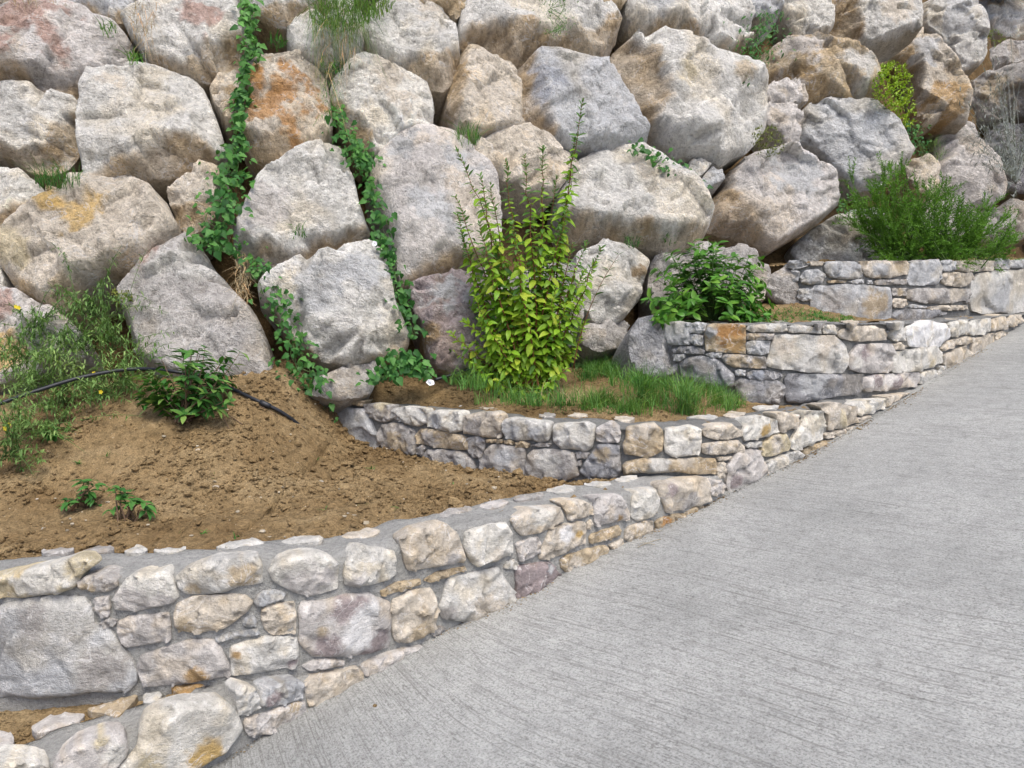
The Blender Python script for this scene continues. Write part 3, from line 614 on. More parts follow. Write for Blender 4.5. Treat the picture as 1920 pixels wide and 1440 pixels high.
 ('e','1045,650 1080,635 1140,645 1135,695 1050,690','g',[]), ('e','1145,680 1200,650 1330,645 1440,665 1470,690 1400,730 1250,730 1160,710','G',[(1250,690,60,'b')]),
 ('e','1045,760 1090,725 1250,735 1430,740 1490,790 1480,870 1430,945 1300,950 1130,940 1070,850','G',[(1400,800,50,'k'),(1150,800,60,'k')]),
 ('F','475,600 510,500 525,450 640,445 840,450 910,510 920,560 915,620 890,650 780,655 640,640 540,630 480,615','n',[(560,500,60,'c'),(800,490,80,'c'),(700,480,60,'w')]),
 ('F','580,700 600,665 800,665 1000,670 1010,740 980,775 850,790 740,810 650,825 590,820','G',[(720,720,80,'g')]),
 ('f','480,1190 560,1165 850,1150 940,1150 955,1210 930,1260 760,1290 640,1305 490,1310 470,1260','p',[(570,1210,60,'s'),(750,1230,80,'s')]),
 ('f','335,1080 350,980 420,900 560,885 720,890 730,980 725,1100 690,1140 540,1145 430,1140 360,1115','p',[(460,970,70,'s'),(400,1060,50,'w')]),
 ('f','735,1080 740,960 900,940 1000,920 1120,910 1160,960 1150,1040 1080,1095 940,1130 740,1140','w',[(1060,1060,50,'y')]),
 ('f','965,1190 1000,1140 1090,1120 1150,1130 1150,1180 1070,1220 970,1245','n',[]),
 ('f','860,800 870,740 960,700 1030,680 1190,705 1230,770 1220,840 1140,900 1000,910 880,910','W',[]),
 ('f','245,800 280,760 400,730 560,725 640,760 675,800 660,850 520,860 380,860 260,830','c',[]), ('f','690,780 740,740 840,740 840,850 750,860 700,830','n',[]),
 ('f','100,740 120,715 200,715 240,750 225,800 110,795','n',[]), ('f','740,890 790,870 850,910 830,935 745,940','c',[]),
 ('f','1175,930 1220,870 1300,840 1300,890 1270,920 1190,950','c',[]), ('f','1310,850 1380,820 1465,830 1450,870 1380,900 1320,890','c',[(1420,850,30,'t')]),
 ('f','1165,1000 1250,960 1380,905 1420,960 1410,1000 1330,1060 1230,1110 1180,1060','c',[]), ('f','1450,900 1480,840 1640,790 1640,860 1540,930 1440,985','c',[]),
 ('f','1650,800 1720,770 1760,790 1660,855','c',[]), ('f','1230,720 1260,690 1390,670 1415,740 1410,790 1270,825 1240,780','w',[]),
 ('f','1420,700 1450,680 1600,660 1590,760 1540,800 1430,805','w',[]), ('f','1605,700 1650,660 1740,640 1760,700 1750,750 1620,770','c',[(1620,720,25,'t')]),
 ('f','1760,690 1800,630 1880,625 1890,690 1800,735','c',[]), ('f','1140,1090 1200,1080 1225,1130 1150,1160','n',[]), ('F','590,400 640,385 770,405 775,435 600,430','n',[])],
5: [('F','580,60 610,25 690,25 705,55 640,75','g',[]), ('F','715,40 730,28 790,32 785,52 720,55','c',[]), ('F','605,110 620,80 655,85 655,140 625,150','g',[]),
 ('F','660,120 690,80 760,75 800,110 780,150 710,162 670,150','g',[]), ('f','125,190 160,145 380,145 440,180 455,270 420,300 250,305 180,285 140,250','g',[]),
 ('f','450,150 620,140 850,140 875,170 865,250 720,290 560,295 500,270 460,200','c',[(600,220,70,'g'),(800,200,60,'t')]), ('f','150,320 230,310 320,320 300,338 160,338','t',[]),
 ('f','340,330 400,308 470,305 470,335 400,348','g',[]), ('f','500,315 545,315 555,345 505,348','g',[]), ('f','570,330 600,310 850,305 855,350 580,355','k',[]),
 ('f','865,310 890,180 940,140 1130,135 1170,190 1170,290 1130,345 980,355 880,360','g',[]), ('f','1180,150 1250,130 1295,150 1290,215 1240,235 1185,230','g',[]),
 ('f','1305,210 1320,140 1500,135 1635,145 1630,225 1500,235 1330,235','c',[]), ('f','1640,160 1680,120 1770,130 1770,210 1650,220','g',[]), ('f','1780,200 1800,140 1960,120 1960,190 1860,205','g',[]),
 ('f','1175,290 1190,250 1300,245 1430,250 1455,290 1400,360 1350,375 1230,360 1180,335','c',[]), ('f','1440,330 1500,255 1700,235 1960,220 1960,600 1700,605 1450,600 1440,480','n',[(1700,480,160,'g')]),
 ('F','650,240 650,185 735,180 725,245 680,255','g',[]), ('f','25,480 45,370 300,360 600,370 700,385 715,500 715,580 700,690 500,700 300,690 100,650 20,570','g',[(550,520,130,'t'),(200,500,120,'k')]),
 ('f','730,400 740,385 870,385 855,455 725,455','k',[(790,420,40,'t')]), ('f','720,510 750,475 850,485 860,530 820,560 740,555','c',[]),
 ('f','865,480 880,400 1000,385 1200,390 1410,395 1425,440 1390,490 1250,520 1050,520 920,500','k',[(1300,430,90,'c')]), ('f','1395,480 1420,480 1420,525 1385,520','k',[]),
 ('f','885,550 910,530 1030,550 1030,565 890,565','g',[]), ('f','1040,560 1150,540 1390,540 1405,575 1250,585 1060,580','c',[]), ('f','725,640 760,590 900,570 1150,585 1200,610 1100,650 950,680 740,690','G',[]),
 ('X','1930,496 2000,492 2010,530 1935,532','c',[]), ('X','1930,540 2020,536 2030,590 1930,600','n',[])],
}
# flat stones bedded in the mortar on top of the walls
CAPS = {
1: [('a','540,1075 640,1050 760,1010 840,990 840,1010 780,1070 720,1130 640,1105 560,1095','t'), ('a','880,990 980,970 995,1000 940,1040 880,1040','W'), ('a','190,1190 290,1130 420,1105 520,1110 480,1160 350,1200 230,1230','p'), ('a','1050,930 1150,910 1270,895 1260,930 1200,960 1130,1000 1060,960','o'), ('a','-60,1210 20,1215 80,1240 85,1290 40,1330 -60,1340','p')],
2: [('g','20,320 110,285 250,260 380,240 460,280 350,310 200,335','W'), ('g','590,280 700,235 820,218 990,230 960,265 800,280 650,290','W'), ('g','1130,235 1200,190 1300,180 1380,140 1500,165 1460,210 1350,240 1200,250','y'),
 ('h','1065,100 1160,65 1260,45 1340,60 1320,105 1200,120','W'), ('h','1400,45 1520,15 1640,15 1665,45 1560,60','W'), ('h','470,240 560,195 690,180 740,200 680,240 560,265','p'), ('h','780,160 880,140 1050,120 1040,150 900,180 800,185','n'), ('h','80,320 220,260 390,240 410,270 300,300 160,340','n'),
 ('c','1310,770 1400,735 1500,730 1520,765 1420,785 1330,785','w'), ('a','500,110 600,80 700,85 690,110 580,125','n'), ('a','750,115 860,70 910,100 860,125','w'), ('a','940,100 1040,95 1150,90 1100,115 980,125','w'), ('a','1370,90 1480,50 1571,40 1560,75 1450,95','w'), ('a','250,110 380,90 460,100 400,125 280,130','n')],
3: [('b','840,210 950,205 1090,225 1110,245 980,245','w'), ('b','1140,250 1220,240 1350,245 1350,270 1220,275','w'), ('b','1370,290 1440,270 1560,275 1570,290 1460,300','W'), ('b','200,220 350,205 560,195 600,230 560,250 340,250','t'), ('b','1600,300 1700,285 1800,300 1760,320','c'),
 ('c','40,110 150,95 280,120 270,135 120,130','c'), ('c','620,190 700,165 780,180 760,200 670,205','n'), ('c','880,190 970,165 1070,180 1060,200 940,200','c'), ('c','1280,200 1400,195 1490,210 1450,240 1350,245','y'),
 ('d','600,205 700,190 830,185 890,200 860,225 720,215','w'), ('d','930,190 1010,150 1140,165 1130,185 1040,210','y'), ('d','1200,115 1300,100 1440,100 1420,125 1250,140','w'), ('f','300,1400 400,1385 660,1375 640,1410 450,1430','W'), ('f','100,1365 250,1335 440,1345 380,1370','w')],
4: [('f','0,690 60,670 160,680 150,700 50,710','n'), ('f','260,690 350,675 440,690 380,710','c'), ('f','650,695 800,686 850,690 780,705','w'), ('f','1180,640 1330,615 1480,612 1400,650 1230,670','c'), ('f','1480,630 1650,610 1850,607 1700,635','c'), ('e','780,190 900,185 1000,185 1090,195 1000,212 850,215','n'), ('e','1310,195 1450,190 1560,200 1400,212','n')],
5: [],
}

# ------------------------------------------------------------------ stone builder
def chaikin(P, w=.2):
    P = np.asarray(P, float); Q = np.roll(P, -1, 0)
    return np.stack([P * (1 - w) + Q * w, P * w + Q * (1 - w)], 1).reshape(-1, 2)
def resample(P, s):
    P = np.asarray(P, float); Q = np.vstack([P, P[:1]]); d = np.r_[0, np.cumsum(np.linalg.norm(np.diff(Q, axis=0), axis=1))]
    n = max(10, int(d[-1] / s)); t = np.linspace(0, d[-1], n, endpoint=False)
    return np.stack([np.interp(t, d, Q[:, 0]), np.interp(t, d, Q[:, 1])], 1)
def inside(P, X):
    r = np.zeros(len(X), bool); n = len(P)
    for i in range(n):
        a, b = P[i], P[(i + 1) % n]
        c = (a[1] > X[:, 1]) != (b[1] > X[:, 1])
        with np.errstate(divide='ignore', invalid='ignore'):
            xi = (b[0] - a[0]) * (X[:, 1] - a[1]) / (b[1] - a[1] + 1e-15) + a[0]
        r ^= c & (X[:, 0] < xi)
    return r
def edge_dist(P, X):
    d = np.full(len(X), 1e9); n = len(P)
    for i in range(n):
        a, b = P[i], P[(i + 1) % n]; ab = b - a
        t = np.clip(((X - a) @ ab) / (ab @ ab + 1e-15), 0, 1)
        d = np.minimum(d, np.linalg.norm(X - a - t[:, None] * ab, axis=1))
    return d
def tri_interp(C, H, X):
    """linear interpolation of control heights over their Delaunay triangulation"""
    vs, es, fs, *_ = delaunay_2d_cdt([Vector(c) for c in C], [], [], 0, 1e-7)
    V = np.array([tuple(v) for v in vs]); 
    idx = [int(np.argmin(((C - v) ** 2).sum(1))) for v in V]
    out = np.full(len(X), np.nan)
    for f in fs:
        for q in range(1, len(f) - 1):
            a, b, c = V[f[0]], V[f[q]], V[f[q + 1]]
            den = (b[1] - c[1]) * (a[0] - c[0]) + (c[0] - b[0]) * (a[1] - c[1])
            if abs(den) < 1e-14: continue
            l0 = ((b[1] - c[1]) * (X[:, 0] - c[0]) + (c[0] - b[0]) * (X[:, 1] - c[1])) / den
            l1 = ((c[1] - a[1]) * (X[:, 0] - c[0]) + (a[0] - c[0]) * (X[:, 1] - c[1])) / den
            l2 = 1 - l0 - l1
            m = (l0 > -1e-5) & (l1 > -1e-5) & (l2 > -1e-5)
            out[m] = (l0 * H[idx[f[0]]] + l1 * H[idx[f[q]]] + l2 * H[idx[f[q + 1]]])[m]
    bad = np.isnan(out)
    if bad.any():
        for i in np.where(bad)[0]:
            out[i] = H[int(np.argmin(((C - X[i]) ** 2).sum(1)))]
    return out
def build_stone(name, poly, mapf, colr, mat, parent, H, s, depth, seed, ridge=None, patches=(), inset=(.78, .94), rough=1.0, base=0.0, jitter=.012, chk=.16, pn=.75, chips=((8, .085), (30, .075), (80, .06)), worn=.14, flat=False):
    rg = np.random.default_rng(seed)
    P = np.asarray(poly, float)
    if (P[:, 0] * np.roll(P[:, 1], -1) - P[:, 1] * np.roll(P[:, 0], -1)).sum() < 0: P = P[::-1]
    size = math.sqrt(max(1e-6, abs((P[:, 0] * np.roll(P[:, 1], -1) - P[:, 1] * np.roll(P[:, 0], -1)).sum()) / 2))
    so = rg.uniform(-50, 50, 3)
    K = chaikin(P, chk); O = resample(K, s)
    q = np.c_[O / size * 3.2, np.zeros(len(O))] + so
    O = O + np.stack([fbm(q, 3), fbm(q + 9.1, 3)], 1) * size * jitter
    ctr = P.mean(0)
    # interior points on a jittered grid
    lo, hi = O.min(0), O.max(0)
    gx, gy = np.meshgrid(np.arange(lo[0], hi[0], s), np.arange(lo[1], hi[1], s * .87))
    gx = gx + (np.arange(gx.shape[0]) % 2)[:, None] * s * .5
    X = np.stack([gx.ravel(), gy.ravel()], 1) + rg.uniform(-.18, .18, (gx.size, 2)) * s
    X = X[inside(K, X)]
    if len(X): X = X[edge_dist(K, X) > s * .6 + size * jitter * .4]
    V2 = np.vstack([O, X]); n = len(O)
    vs, es, fs, *_ = delaunay_2d_cdt([Vector(v) for v in V2], [], [list(range(n))], 1, 1e-7)
    V2 = np.array([tuple(v) for v in vs]); fs = [list(f) for f in fs]
    ed = edge_dist(K, V2); ed[:n] = 0
    ed = np.where(ed < s * .3, 0, ed)
    # control polyhedron: outline, a shoulder ring, an optional ridge where the face turns under, a few crown points
    C = [*P]; Hc = [0.0] * len(P); ring = []
    for i, v in enumerate(P):
        k = rg.uniform(*inset); ring.append((ctr + (v - ctr) * k, H * (rg.uniform(.97, 1.0) if flat else rg.uniform(.86, 1.0))))
        m = .5 * (v + P[(i + 1) % len(P)]); C.append(m); Hc.append(0.0)
    if ridge is not None:
        kind, R = ridge; R = np.asarray(R, float)
        a = 0 if kind == 'b' else 1; o = np.argsort(R[:, a]); Rs = R[o]
        ring = [(p, h) for p, h in ring if p[1 - a] > np.interp(p[a], Rs[:, a], Rs[:, 1 - a]) + .03 * size]
        for p in R: ring.append((p, H * rg.uniform(.95, 1.05)))
        for j in range(len(P)):                               # the turned-under side starts deeper
            lim = np.interp(P[j][a], Rs[:, a], Rs[:, 1 - a])
            if P[j][1 - a] < lim - .02 * size: Hc[j] = -.4 * H
            mj = .5 * (P[j] + P[(j + 1) % len(P)])
            if mj[1 - a] < np.interp(mj[a], Rs[:, a], Rs[:, 1 - a]) - .04 * size: Hc[len(P) + j] = -.4 * H
    for _ in range(3):
        p = ctr + rg.uniform(-.28, .28, 2) * (P.max(0) - P.min(0)); ring.append((p, H * (rg.uniform(.99, 1.05) if flat else rg.uniform(.96, 1.12))))
    C = np.array(C + [p for p, h in ring]); Hc = np.array((Hc + [0.0] * (2 * len(P) - len(Hc)))[:2 * len(P)] + [h for p, h in ring])
    w = np.c_[V2 / size * 4.0, np.zeros(len(V2))] + so
    warp = np.stack([fbm(w + 3.3, 3), fbm(w + 7.7, 3)], 1) * size * .035 * sstep(0, .12 * size, ed)[:, None]
    h = tri_interp(C, Hc, V2 + warp)
    sh = math.sqrt(H * size)
    if flat:                                                     # a few broad cleavage planes cut the block
        wq = V2 + warp * 1.2 - ctr; a0 = rg.uniform(0, 6.283)
        tl = rg.normal(0, .07, 2); h = h + (wq @ tl) * sstep(0, .1 * size, ed)
        for q_ in range(4):
            a_ = a0 + q_ * 1.571 + rg.uniform(-.5, .5); dv = np.array([math.cos(a_), math.sin(a_)]); ex = ((P - ctr) @ dv).max()
            h = np.minimum(h, H * rg.uniform(.98, 1.06) - rg.uniform(.3, .75) * ((wq @ dv) - ex * rg.uniform(.38, .72)))
    fall = sstep(0, .10 * size, ed)
    w3 = np.c_[V2 / size * 2.2, np.zeros(len(V2))] + so
    h = h + (fbm(w3 + 1.7, 5, .55) * .06 + (ridged(w3 * 1.3 + 5.1, 4) - .4) * .035) * sh * rough * (.35 + .65 * fall)
    st = fbm(w3 * np.array([.8, 2.2, 1]) + 20, 3)                # broken bedding steps
    h = h + np.round(st * 3) / 3 * .04 * sh * rough * fall
    for nc, am in chips:                        # fractured chips: tilted planar cells
        cc_ = rg.uniform(P.min(0), P.max(0), (nc, 2)); gr = rg.normal(0, am, (nc, 2)); of = rg.normal(0, am * .10 * size, nc) * 1.0
        wq = V2 + warp * 1.3; id_ = np.argmin(((wq[:, None] - cc_[None]) ** 2).sum(2), 1)
        h = h + (((wq - cc_[id_]) * gr[id_]).sum(1) * 1.0 + of[id_] * .6) * fall * rough * (H / (.20 * size)) ** .5
    h = h - (1 - np.sqrt(np.clip(ed / (.05 * size), 0, 1))) * worn * H   # worn arris
    h = h + base
    # colour of the stone itself: body, mottling, clay stain, mineral and shade patches
    c = np.tile(np.array(PAL[colr]), (len(V2), 1))
    mot = fbm(w3 * 1.1 + 33, 4); c = c * (1 + .16 * mot)[:, None] * np.array([1, 1, 1]) * rg.uniform(.93, 1.07)
    warm = sstep(.0, .6, fbm(w3 * .9 + 55, 3)); c = c * (1 + np.outer(warm, np.array([.03, -.03, -.13])))
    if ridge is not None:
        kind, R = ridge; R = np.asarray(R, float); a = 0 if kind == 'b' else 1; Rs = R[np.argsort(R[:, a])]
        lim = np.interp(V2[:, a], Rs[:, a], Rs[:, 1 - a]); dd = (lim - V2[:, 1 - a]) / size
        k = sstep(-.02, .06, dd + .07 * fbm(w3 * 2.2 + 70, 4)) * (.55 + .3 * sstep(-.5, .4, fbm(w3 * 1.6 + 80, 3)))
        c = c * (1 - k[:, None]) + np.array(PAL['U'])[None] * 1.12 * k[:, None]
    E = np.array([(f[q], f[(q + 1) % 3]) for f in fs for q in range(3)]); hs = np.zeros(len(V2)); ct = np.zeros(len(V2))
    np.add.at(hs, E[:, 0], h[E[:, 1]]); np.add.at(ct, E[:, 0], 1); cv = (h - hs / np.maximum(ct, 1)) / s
    wear_hollow = np.clip(cv * 1.6, -.6, 1) * (ed > 0); c = c * (1 + .28 * wear_hollow)[:, None]   # scuffed pale arrises, darker hollows
    for (p, r, pc) in patches:
        d = np.linalg.norm(V2 - p, axis=1) / r
        k = sstep(1.05, .55, d + pn * fbm(w3 * 1.8 + 91, 5, .68)) * (.85 if pn > .5 else .95)
        c = c * (1 - k[:, None]) + np.array(PAL[pc])[None] * k[:, None]
    # body back into the bank / wall
    ib = [int(np.argmin(((V2 - o) ** 2).sum(1))) for o in O]
    nV0 = len(V2); ring1 = ctr + (O - ctr) * 1.0; ring2 = ctr + (O - ctr) * .82; nV = nV0 + n      # the arris is a sharp edge: the flank has its own vertices
    U = np.concatenate([V2[:, 0], V2[ib, 0], ring1[:, 0], ring2[:, 0]]); Vv = np.concatenate([V2[:, 1], V2[ib, 1], ring1[:, 1], ring2[:, 1]])
    hh = np.concatenate([h, h[ib], np.full(n, base - depth * .45), np.full(n, base - depth)])
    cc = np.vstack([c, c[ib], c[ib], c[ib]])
    for i in range(n):
        j = (i + 1) % n
        fs.append([nV0 + i, nV + i, nV + j, nV0 + j]); fs.append([nV + i, nV + n + i, nV + n + j, nV + j])
    fs.append([nV + n + i for i in range(n)])
    W = mapf(U, Vv, hh)
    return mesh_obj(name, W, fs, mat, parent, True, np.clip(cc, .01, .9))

def plane_frame(O, N):
    N = N / np.linalg.norm(N); U = np.cross(-N, np.array([0, 0, 1.0])) if abs(N[2]) < .95 else np.array([1.0, 0, 0])
    U = U - N * (U @ N); U /= np.linalg.norm(U)
    V = np.cross(N, U)
    to2 = lambda px, py: (lambda p: ((p - O) @ U, (p - O) @ V))((lambda r: r * ((O @ N) / (r @ N)))(ray(px, py)))
    mapf = lambda u, v, h: O[None] + np.outer(u, U) + np.outer(v, V) + np.outer(h, N)
    return to2, mapf

# ------------------------------------------------------------------ setting: drive, bank, terraces
EDGE = catmull([drive_hit(*p) for p in [(-500,2100),(100,1640),(400,1440),(480,1384),(560,1332),(700,1256),(830,1182),(960,1122),(1060,1070),(1190,1007),(1320,946),(1430,896),(1560,828),(1700,746),(1800,682),(1900,620),(1990,572)]], 12)
def sheet(name, rows, mat, fn=None, parent=None, smooth=True):
    R = np.array(rows); a, b, _ = R.shape; V = R.reshape(-1, 3)
    I = np.arange(a * b).reshape(a, b)
    F = np.stack([I[:-1, :-1], I[:-1, 1:], I[1:, 1:], I[1:, :-1]], -1).reshape(-1, 4)
    return mesh_obj(name, V, F, mat, parent, smooth)
NV = np.array([.6, -.8])
rows = []
for t in np.r_[-.1, 0, np.linspace(.02, 1, 30) ** 1.6 * 7.5]:
    xy = EDGE[:, :2] + NV[None] * t
    rows.append(np.c_[xy, drive_z(xy[:, 0], xy[:, 1]) + .0025 * fbm(np.c_[xy * 1.1, np.zeros(len(xy))], 3)])
drive = sheet('driveway', rows, M['concrete']); tag(drive, 'sloping grey concrete drive with broom-finished surface', kind='structure')
gx = np.linspace(-60, 60, 60); gy = np.linspace(-60, 60, 60)
rows = [[(x, y, DC - .25 + SL * np.clip(x * .8 + y * .6, -14, 12) - 1.0 * sstep(1.5, 4, -(x * .6 - y * .8) - 0)) for x in gx] for y in gy]
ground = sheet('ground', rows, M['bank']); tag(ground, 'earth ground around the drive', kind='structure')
xs = np.arange(-5.5, 11, .05); zs = np.arange(-1.6, 6.5, .05)
GX, GZ = np.meshgrid(xs, zs)
nz = fbm(np.c_[GX.ravel() * 2.2, GZ.ravel() * 2.2, np.zeros(GX.size)], 5).reshape(GX.shape)
GY = slope_y(GX, GZ) + .48 - .12 * nz
top = np.stack([xs, slope_y(xs, 6.5) + 25, np.full(len(xs), 10.0)], 1)
rows = [np.stack([GX[i], GY[i], GZ[i]], 1) for i in range(len(zs))] + [top]
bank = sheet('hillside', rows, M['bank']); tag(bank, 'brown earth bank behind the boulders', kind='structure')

def soil_sheet(name, fn, x0, x1, ylo, yhi, step, label, amp=1.0):
    xs = np.arange(x0, x1, step); lo_ = np.array([ylo(x) for x in xs]); hi_ = np.array([yhi(x) for x in xs]); ny = int((hi_ - lo_).max() / step) + 2
    rows = []
    for j in range(ny):
        t = j / (ny - 1); y = lo_ + (hi_ - lo_) * t
        p = np.c_[xs, y, np.zeros(len(xs))]
        z = fn(xs, y) + amp * (.022 * fbm(p * 3.1, 4) + .022 * np.abs(fbm(p * 14 + 5, 4)) + .009 * fbm(p * 42, 2))
        rows.append(np.c_[xs, y, z])
    o = sheet(name, rows, M['soil']); tag(o, label, kind='structure'); return o
soil_sheet('planting_bed', soil2, -4.6, 1.12, lambda x: wall_Y(2, x) + .1, lambda x: (yb(x) + .7 if x < -1.1 else min(wall_Y(3, x) + .12, yb(x) + .7)), .024, 'bare ochre clay bed between the two front terrace walls', 1.25)
soil_sheet('planting_bed', soil3, -1.08, 2.75, lambda x: wall_Y(3, x) + .1, lambda x: (yb(x) + .7 if x < 1.1 else wall_Y(4, x) + .1), .03, 'grassy bed behind the middle terrace wall')
soil_sheet('planting_bed', soil4, 1.12, 5.6, lambda x: wall_Y(4, x) + .1, lambda x: (yb(x) + .7 if x < 2.32 else wall_Y(5, x) + .1), .04, 'narrow bed behind the fourth terrace wall')
soil_sheet('planting_bed', soil5, 2.36, 6.8, lambda x: wall_Y(5, x) + .1, lambda x: yb(x) + .5, .05, 'topmost bed behind the back terrace wall')
soil_sheet('planting_bed', soil1, -3.2, -.62, lambda x: wall_Y(1, x) + .1, lambda x: wall_Y(2, x) + .1, .014, 'sliver of ochre soil behind the lowest terrace wall', .6)

# ------------------------------------------------------------------ boulder bank
bw = empty('boulder_wall', (0, 5.35, -.5)); tag(bw, 'steep bank of large pale dry-laid boulders rising behind the terraces', 'boulder wall')
for i, (fr, out, col, ridge, patches) in enumerate(BOULDERS):
    pp = pts(fr, out); cx, cy = np.mean(pp, 0)
    O = slope_hit(cx, cy); rg = np.random.default_rng(100 + i)
    vd = -O / np.linalg.norm(O); vd[2] = max(vd[2], .1); a = .12 + .5 * float(sstep(0, 3.5, O[0]))
    N = slope_n(O[0]) * (1 - a) + vd * a + np.array([rg.uniform(-.13, .13), 0, rg.uniform(0, .22)])
    if fr == 'X' and 0 < cx < 1920 and cy > 440:              # foot stones stand a little forward
        O = O * ((5.32 / O[1]) if 1180 < cx < 1240 and cy > 620 else (6.35 / O[1]) if 1440 < cx < 1480 else .98)
    to2, mapf = plane_frame(O, N)
    P2 = np.array([to2(*p) for p in pp]); P2 = P2.mean(0) + (P2 - P2.mean(0)) * 1.045
    A = abs((P2[:, 0] * np.roll(P2[:, 1], -1) - P2[:, 1] * np.roll(P2[:, 0], -1)).sum()) / 2; size = math.sqrt(A)
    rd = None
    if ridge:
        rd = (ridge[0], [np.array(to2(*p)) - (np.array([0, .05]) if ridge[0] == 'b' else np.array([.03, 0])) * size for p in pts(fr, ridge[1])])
    k = FR[fr][2]
    pa = [(np.array(to2(FR[fr][0] + x / k, FR[fr][1] + y / k)), r / k * np.linalg.norm(O) / FPX * 1.1, pc) for x, y, r, pc in patches]
    inview = -20 < cx < 1940 and cy > -20
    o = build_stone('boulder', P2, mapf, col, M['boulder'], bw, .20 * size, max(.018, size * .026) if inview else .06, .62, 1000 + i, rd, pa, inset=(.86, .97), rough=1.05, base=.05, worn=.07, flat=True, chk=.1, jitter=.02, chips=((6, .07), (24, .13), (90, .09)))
    if i in BOULDER_LABEL: o['label'] = BOULDER_LABEL[i]

# ------------------------------------------------------------------ terrace walls
WLAB = {1: 'lowest low wall of pale rubble at the bottom left corner', 2: 'long curved rubble wall in front of the bare clay bed', 3: 'curved rubble wall holding the grassy bed with the yellow-green shrub',
        4: 'curved rubble wall with an orange block, in front of the dark green bush', 5: 'grey rubble wall at the back right below the feathery shrub'}
MOFF = {1: .004, 2: .008, 3: -.008, 4: -.012, 5: -.012}
for k, w in WALLS.items():
    u = w['u']; top = np.interp(u, u, w['p'][:, 2])
    root = empty('terrace_wall', tuple(w['p'][len(u) // 2] * np.array([1, 1, 0]) + np.array([0, 0, w['base']])))
    tag(root, WLAB[k], 'garden wall', 'stepped terrace walls')
    # mortar body: front face, rounded arris, trowelled top, back
    prof = []; zf = np.linspace(0, 1, 22)
    for f in zf: prof.append(('f', f))
    rows = []
    for f in zf:
        z = w['base'] + (top - .02 - w['base']) * f
        p = np.c_[u * 9, z * 9, np.full(len(u), k * 3.0)]
        rows.append(wall_map(k, u, z, MOFF[k] + .005 * fbm(p, 3)))
    for dpt in (.006, .02, .04, .07, .1, .13, .16, .19, w['th'] - .02, w['th']):
        p = np.c_[u * 5, np.full(len(u), dpt * 5), np.full(len(u), k * 7.0)]
        wob = .02 * fbm(np.c_[u * 4, np.zeros(len(u)), np.full(len(u), k * 5.)], 3) if dpt > w['th'] - .03 else 0
        z = top - .012 + .006 * fbm(p * 3, 3) + .012 * fbm(p, 3) - (.012 if dpt < .01 else 0) - (.03 if dpt == w['th'] else 0)
        rows.append(wall_map(k, u, z, -dpt + wob))
    rows.append(wall_map(k, u, np.full(len(u), w['base']), -w['th']))
    sheet('mortar_body', rows, M['mortar_light'] if k < 3 else M['mortar_dark'], parent=root)
    for j, (fr, out, col, patches) in enumerate(WS[k]):
        pp = pts(fr, out); P2 = np.array([wall_uv(k, *p) for p in pp])
        kk = FR[fr][2]; c = P2.mean(0); dist = np.linalg.norm(wall_map(k, [c[0]], [c[1]], [0])[0])
        pa = [(np.array(wall_uv(k, FR[fr][0] + x / kk, FR[fr][1] + y / kk)), r / kk * dist / FPX * 1.1, pc) for x, y, r, pc in patches]
        A = abs((P2[:, 0] * np.roll(P2[:, 1], -1) - P2[:, 1] * np.roll(P2[:, 0], -1)).sum()) / 2; size = math.sqrt(A)
        P2 = c + (P2 - c) * 1.045
        hgt = min(.024, .007 + .075 * size)
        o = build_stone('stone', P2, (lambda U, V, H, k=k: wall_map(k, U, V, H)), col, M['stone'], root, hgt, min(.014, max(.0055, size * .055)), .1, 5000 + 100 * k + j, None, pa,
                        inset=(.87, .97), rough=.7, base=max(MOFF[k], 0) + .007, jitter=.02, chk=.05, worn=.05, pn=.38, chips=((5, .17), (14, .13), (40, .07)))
    for j, (fr, out, col) in enumerate(CAPS[k]):
        pp = pts(fr, out); cx, cy = np.mean(pp, 0)
        zt = float(np.interp(cx, w['px'], w['p'][:, 2])) - .012
        r = ray(cx, cy); O = r * (zt / r[2])
        to2, mapf = plane_frame(O, np.array([0, 0, 1.0]))
        P2 = np.array([to2(*p) for p in pp]); P2 = P2 * 1.05
        size = math.sqrt(abs((P2[:, 0] * np.roll(P2[:, 1], -1) - P2[:, 1] * np.roll(P2[:, 0], -1)).sum()) / 2)
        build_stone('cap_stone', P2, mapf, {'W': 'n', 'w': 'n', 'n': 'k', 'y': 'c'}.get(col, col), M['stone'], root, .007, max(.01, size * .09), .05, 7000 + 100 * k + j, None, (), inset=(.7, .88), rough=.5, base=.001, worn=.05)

# ------------------------------------------------------------------ plants
def nrm(v):
    v = np.asarray(v, float); return v / (math.sqrt(v[0] * v[0] + v[1] * v[1] + v[2] * v[2]) + 1e-12)
def at_y(px, py, Y):
    r = ray(px, py); return r * (Y / r[1])
def leaf_geo(L, W, curl=.25, fold=.25, prof='oval', n=5):
    V = []; F = []
    for i in range(n + 1):
        t = i / n
        if prof == 'oval': w = W * .5 * math.sin(math.pi * min(1, t ** .8)) ** .8 if 0 < t < 1 else 0
        elif prof == 'heart': w = W * .5 * (1 - t) ** .75 * (1.15 if t < .25 else 1.1) * (.35 if t == 0 else 1)
        else: w = W * .5 * (math.sin(math.pi * t ** .9) if 0 < t < 1 else 0)
        a = curl * t; y = L * (t - .12 * curl * t * t); z = -L * curl * .55 * t * t
        lift = w * fold
        V += [(-w, y - (.12 * L if (prof == 'heart' and t == 0) else 0), z + lift), (0, y, z), (w, y - (.12 * L if (prof == 'heart' and t == 0) else 0), z + lift)]
        if i:
            a0 = 3 * (i - 1); b0 = 3 * i
            F += [[a0, a0 + 1, b0 + 1, b0], [a0 + 1, a0 + 2, b0 + 2, b0 + 1]]
    return np.array(V), F
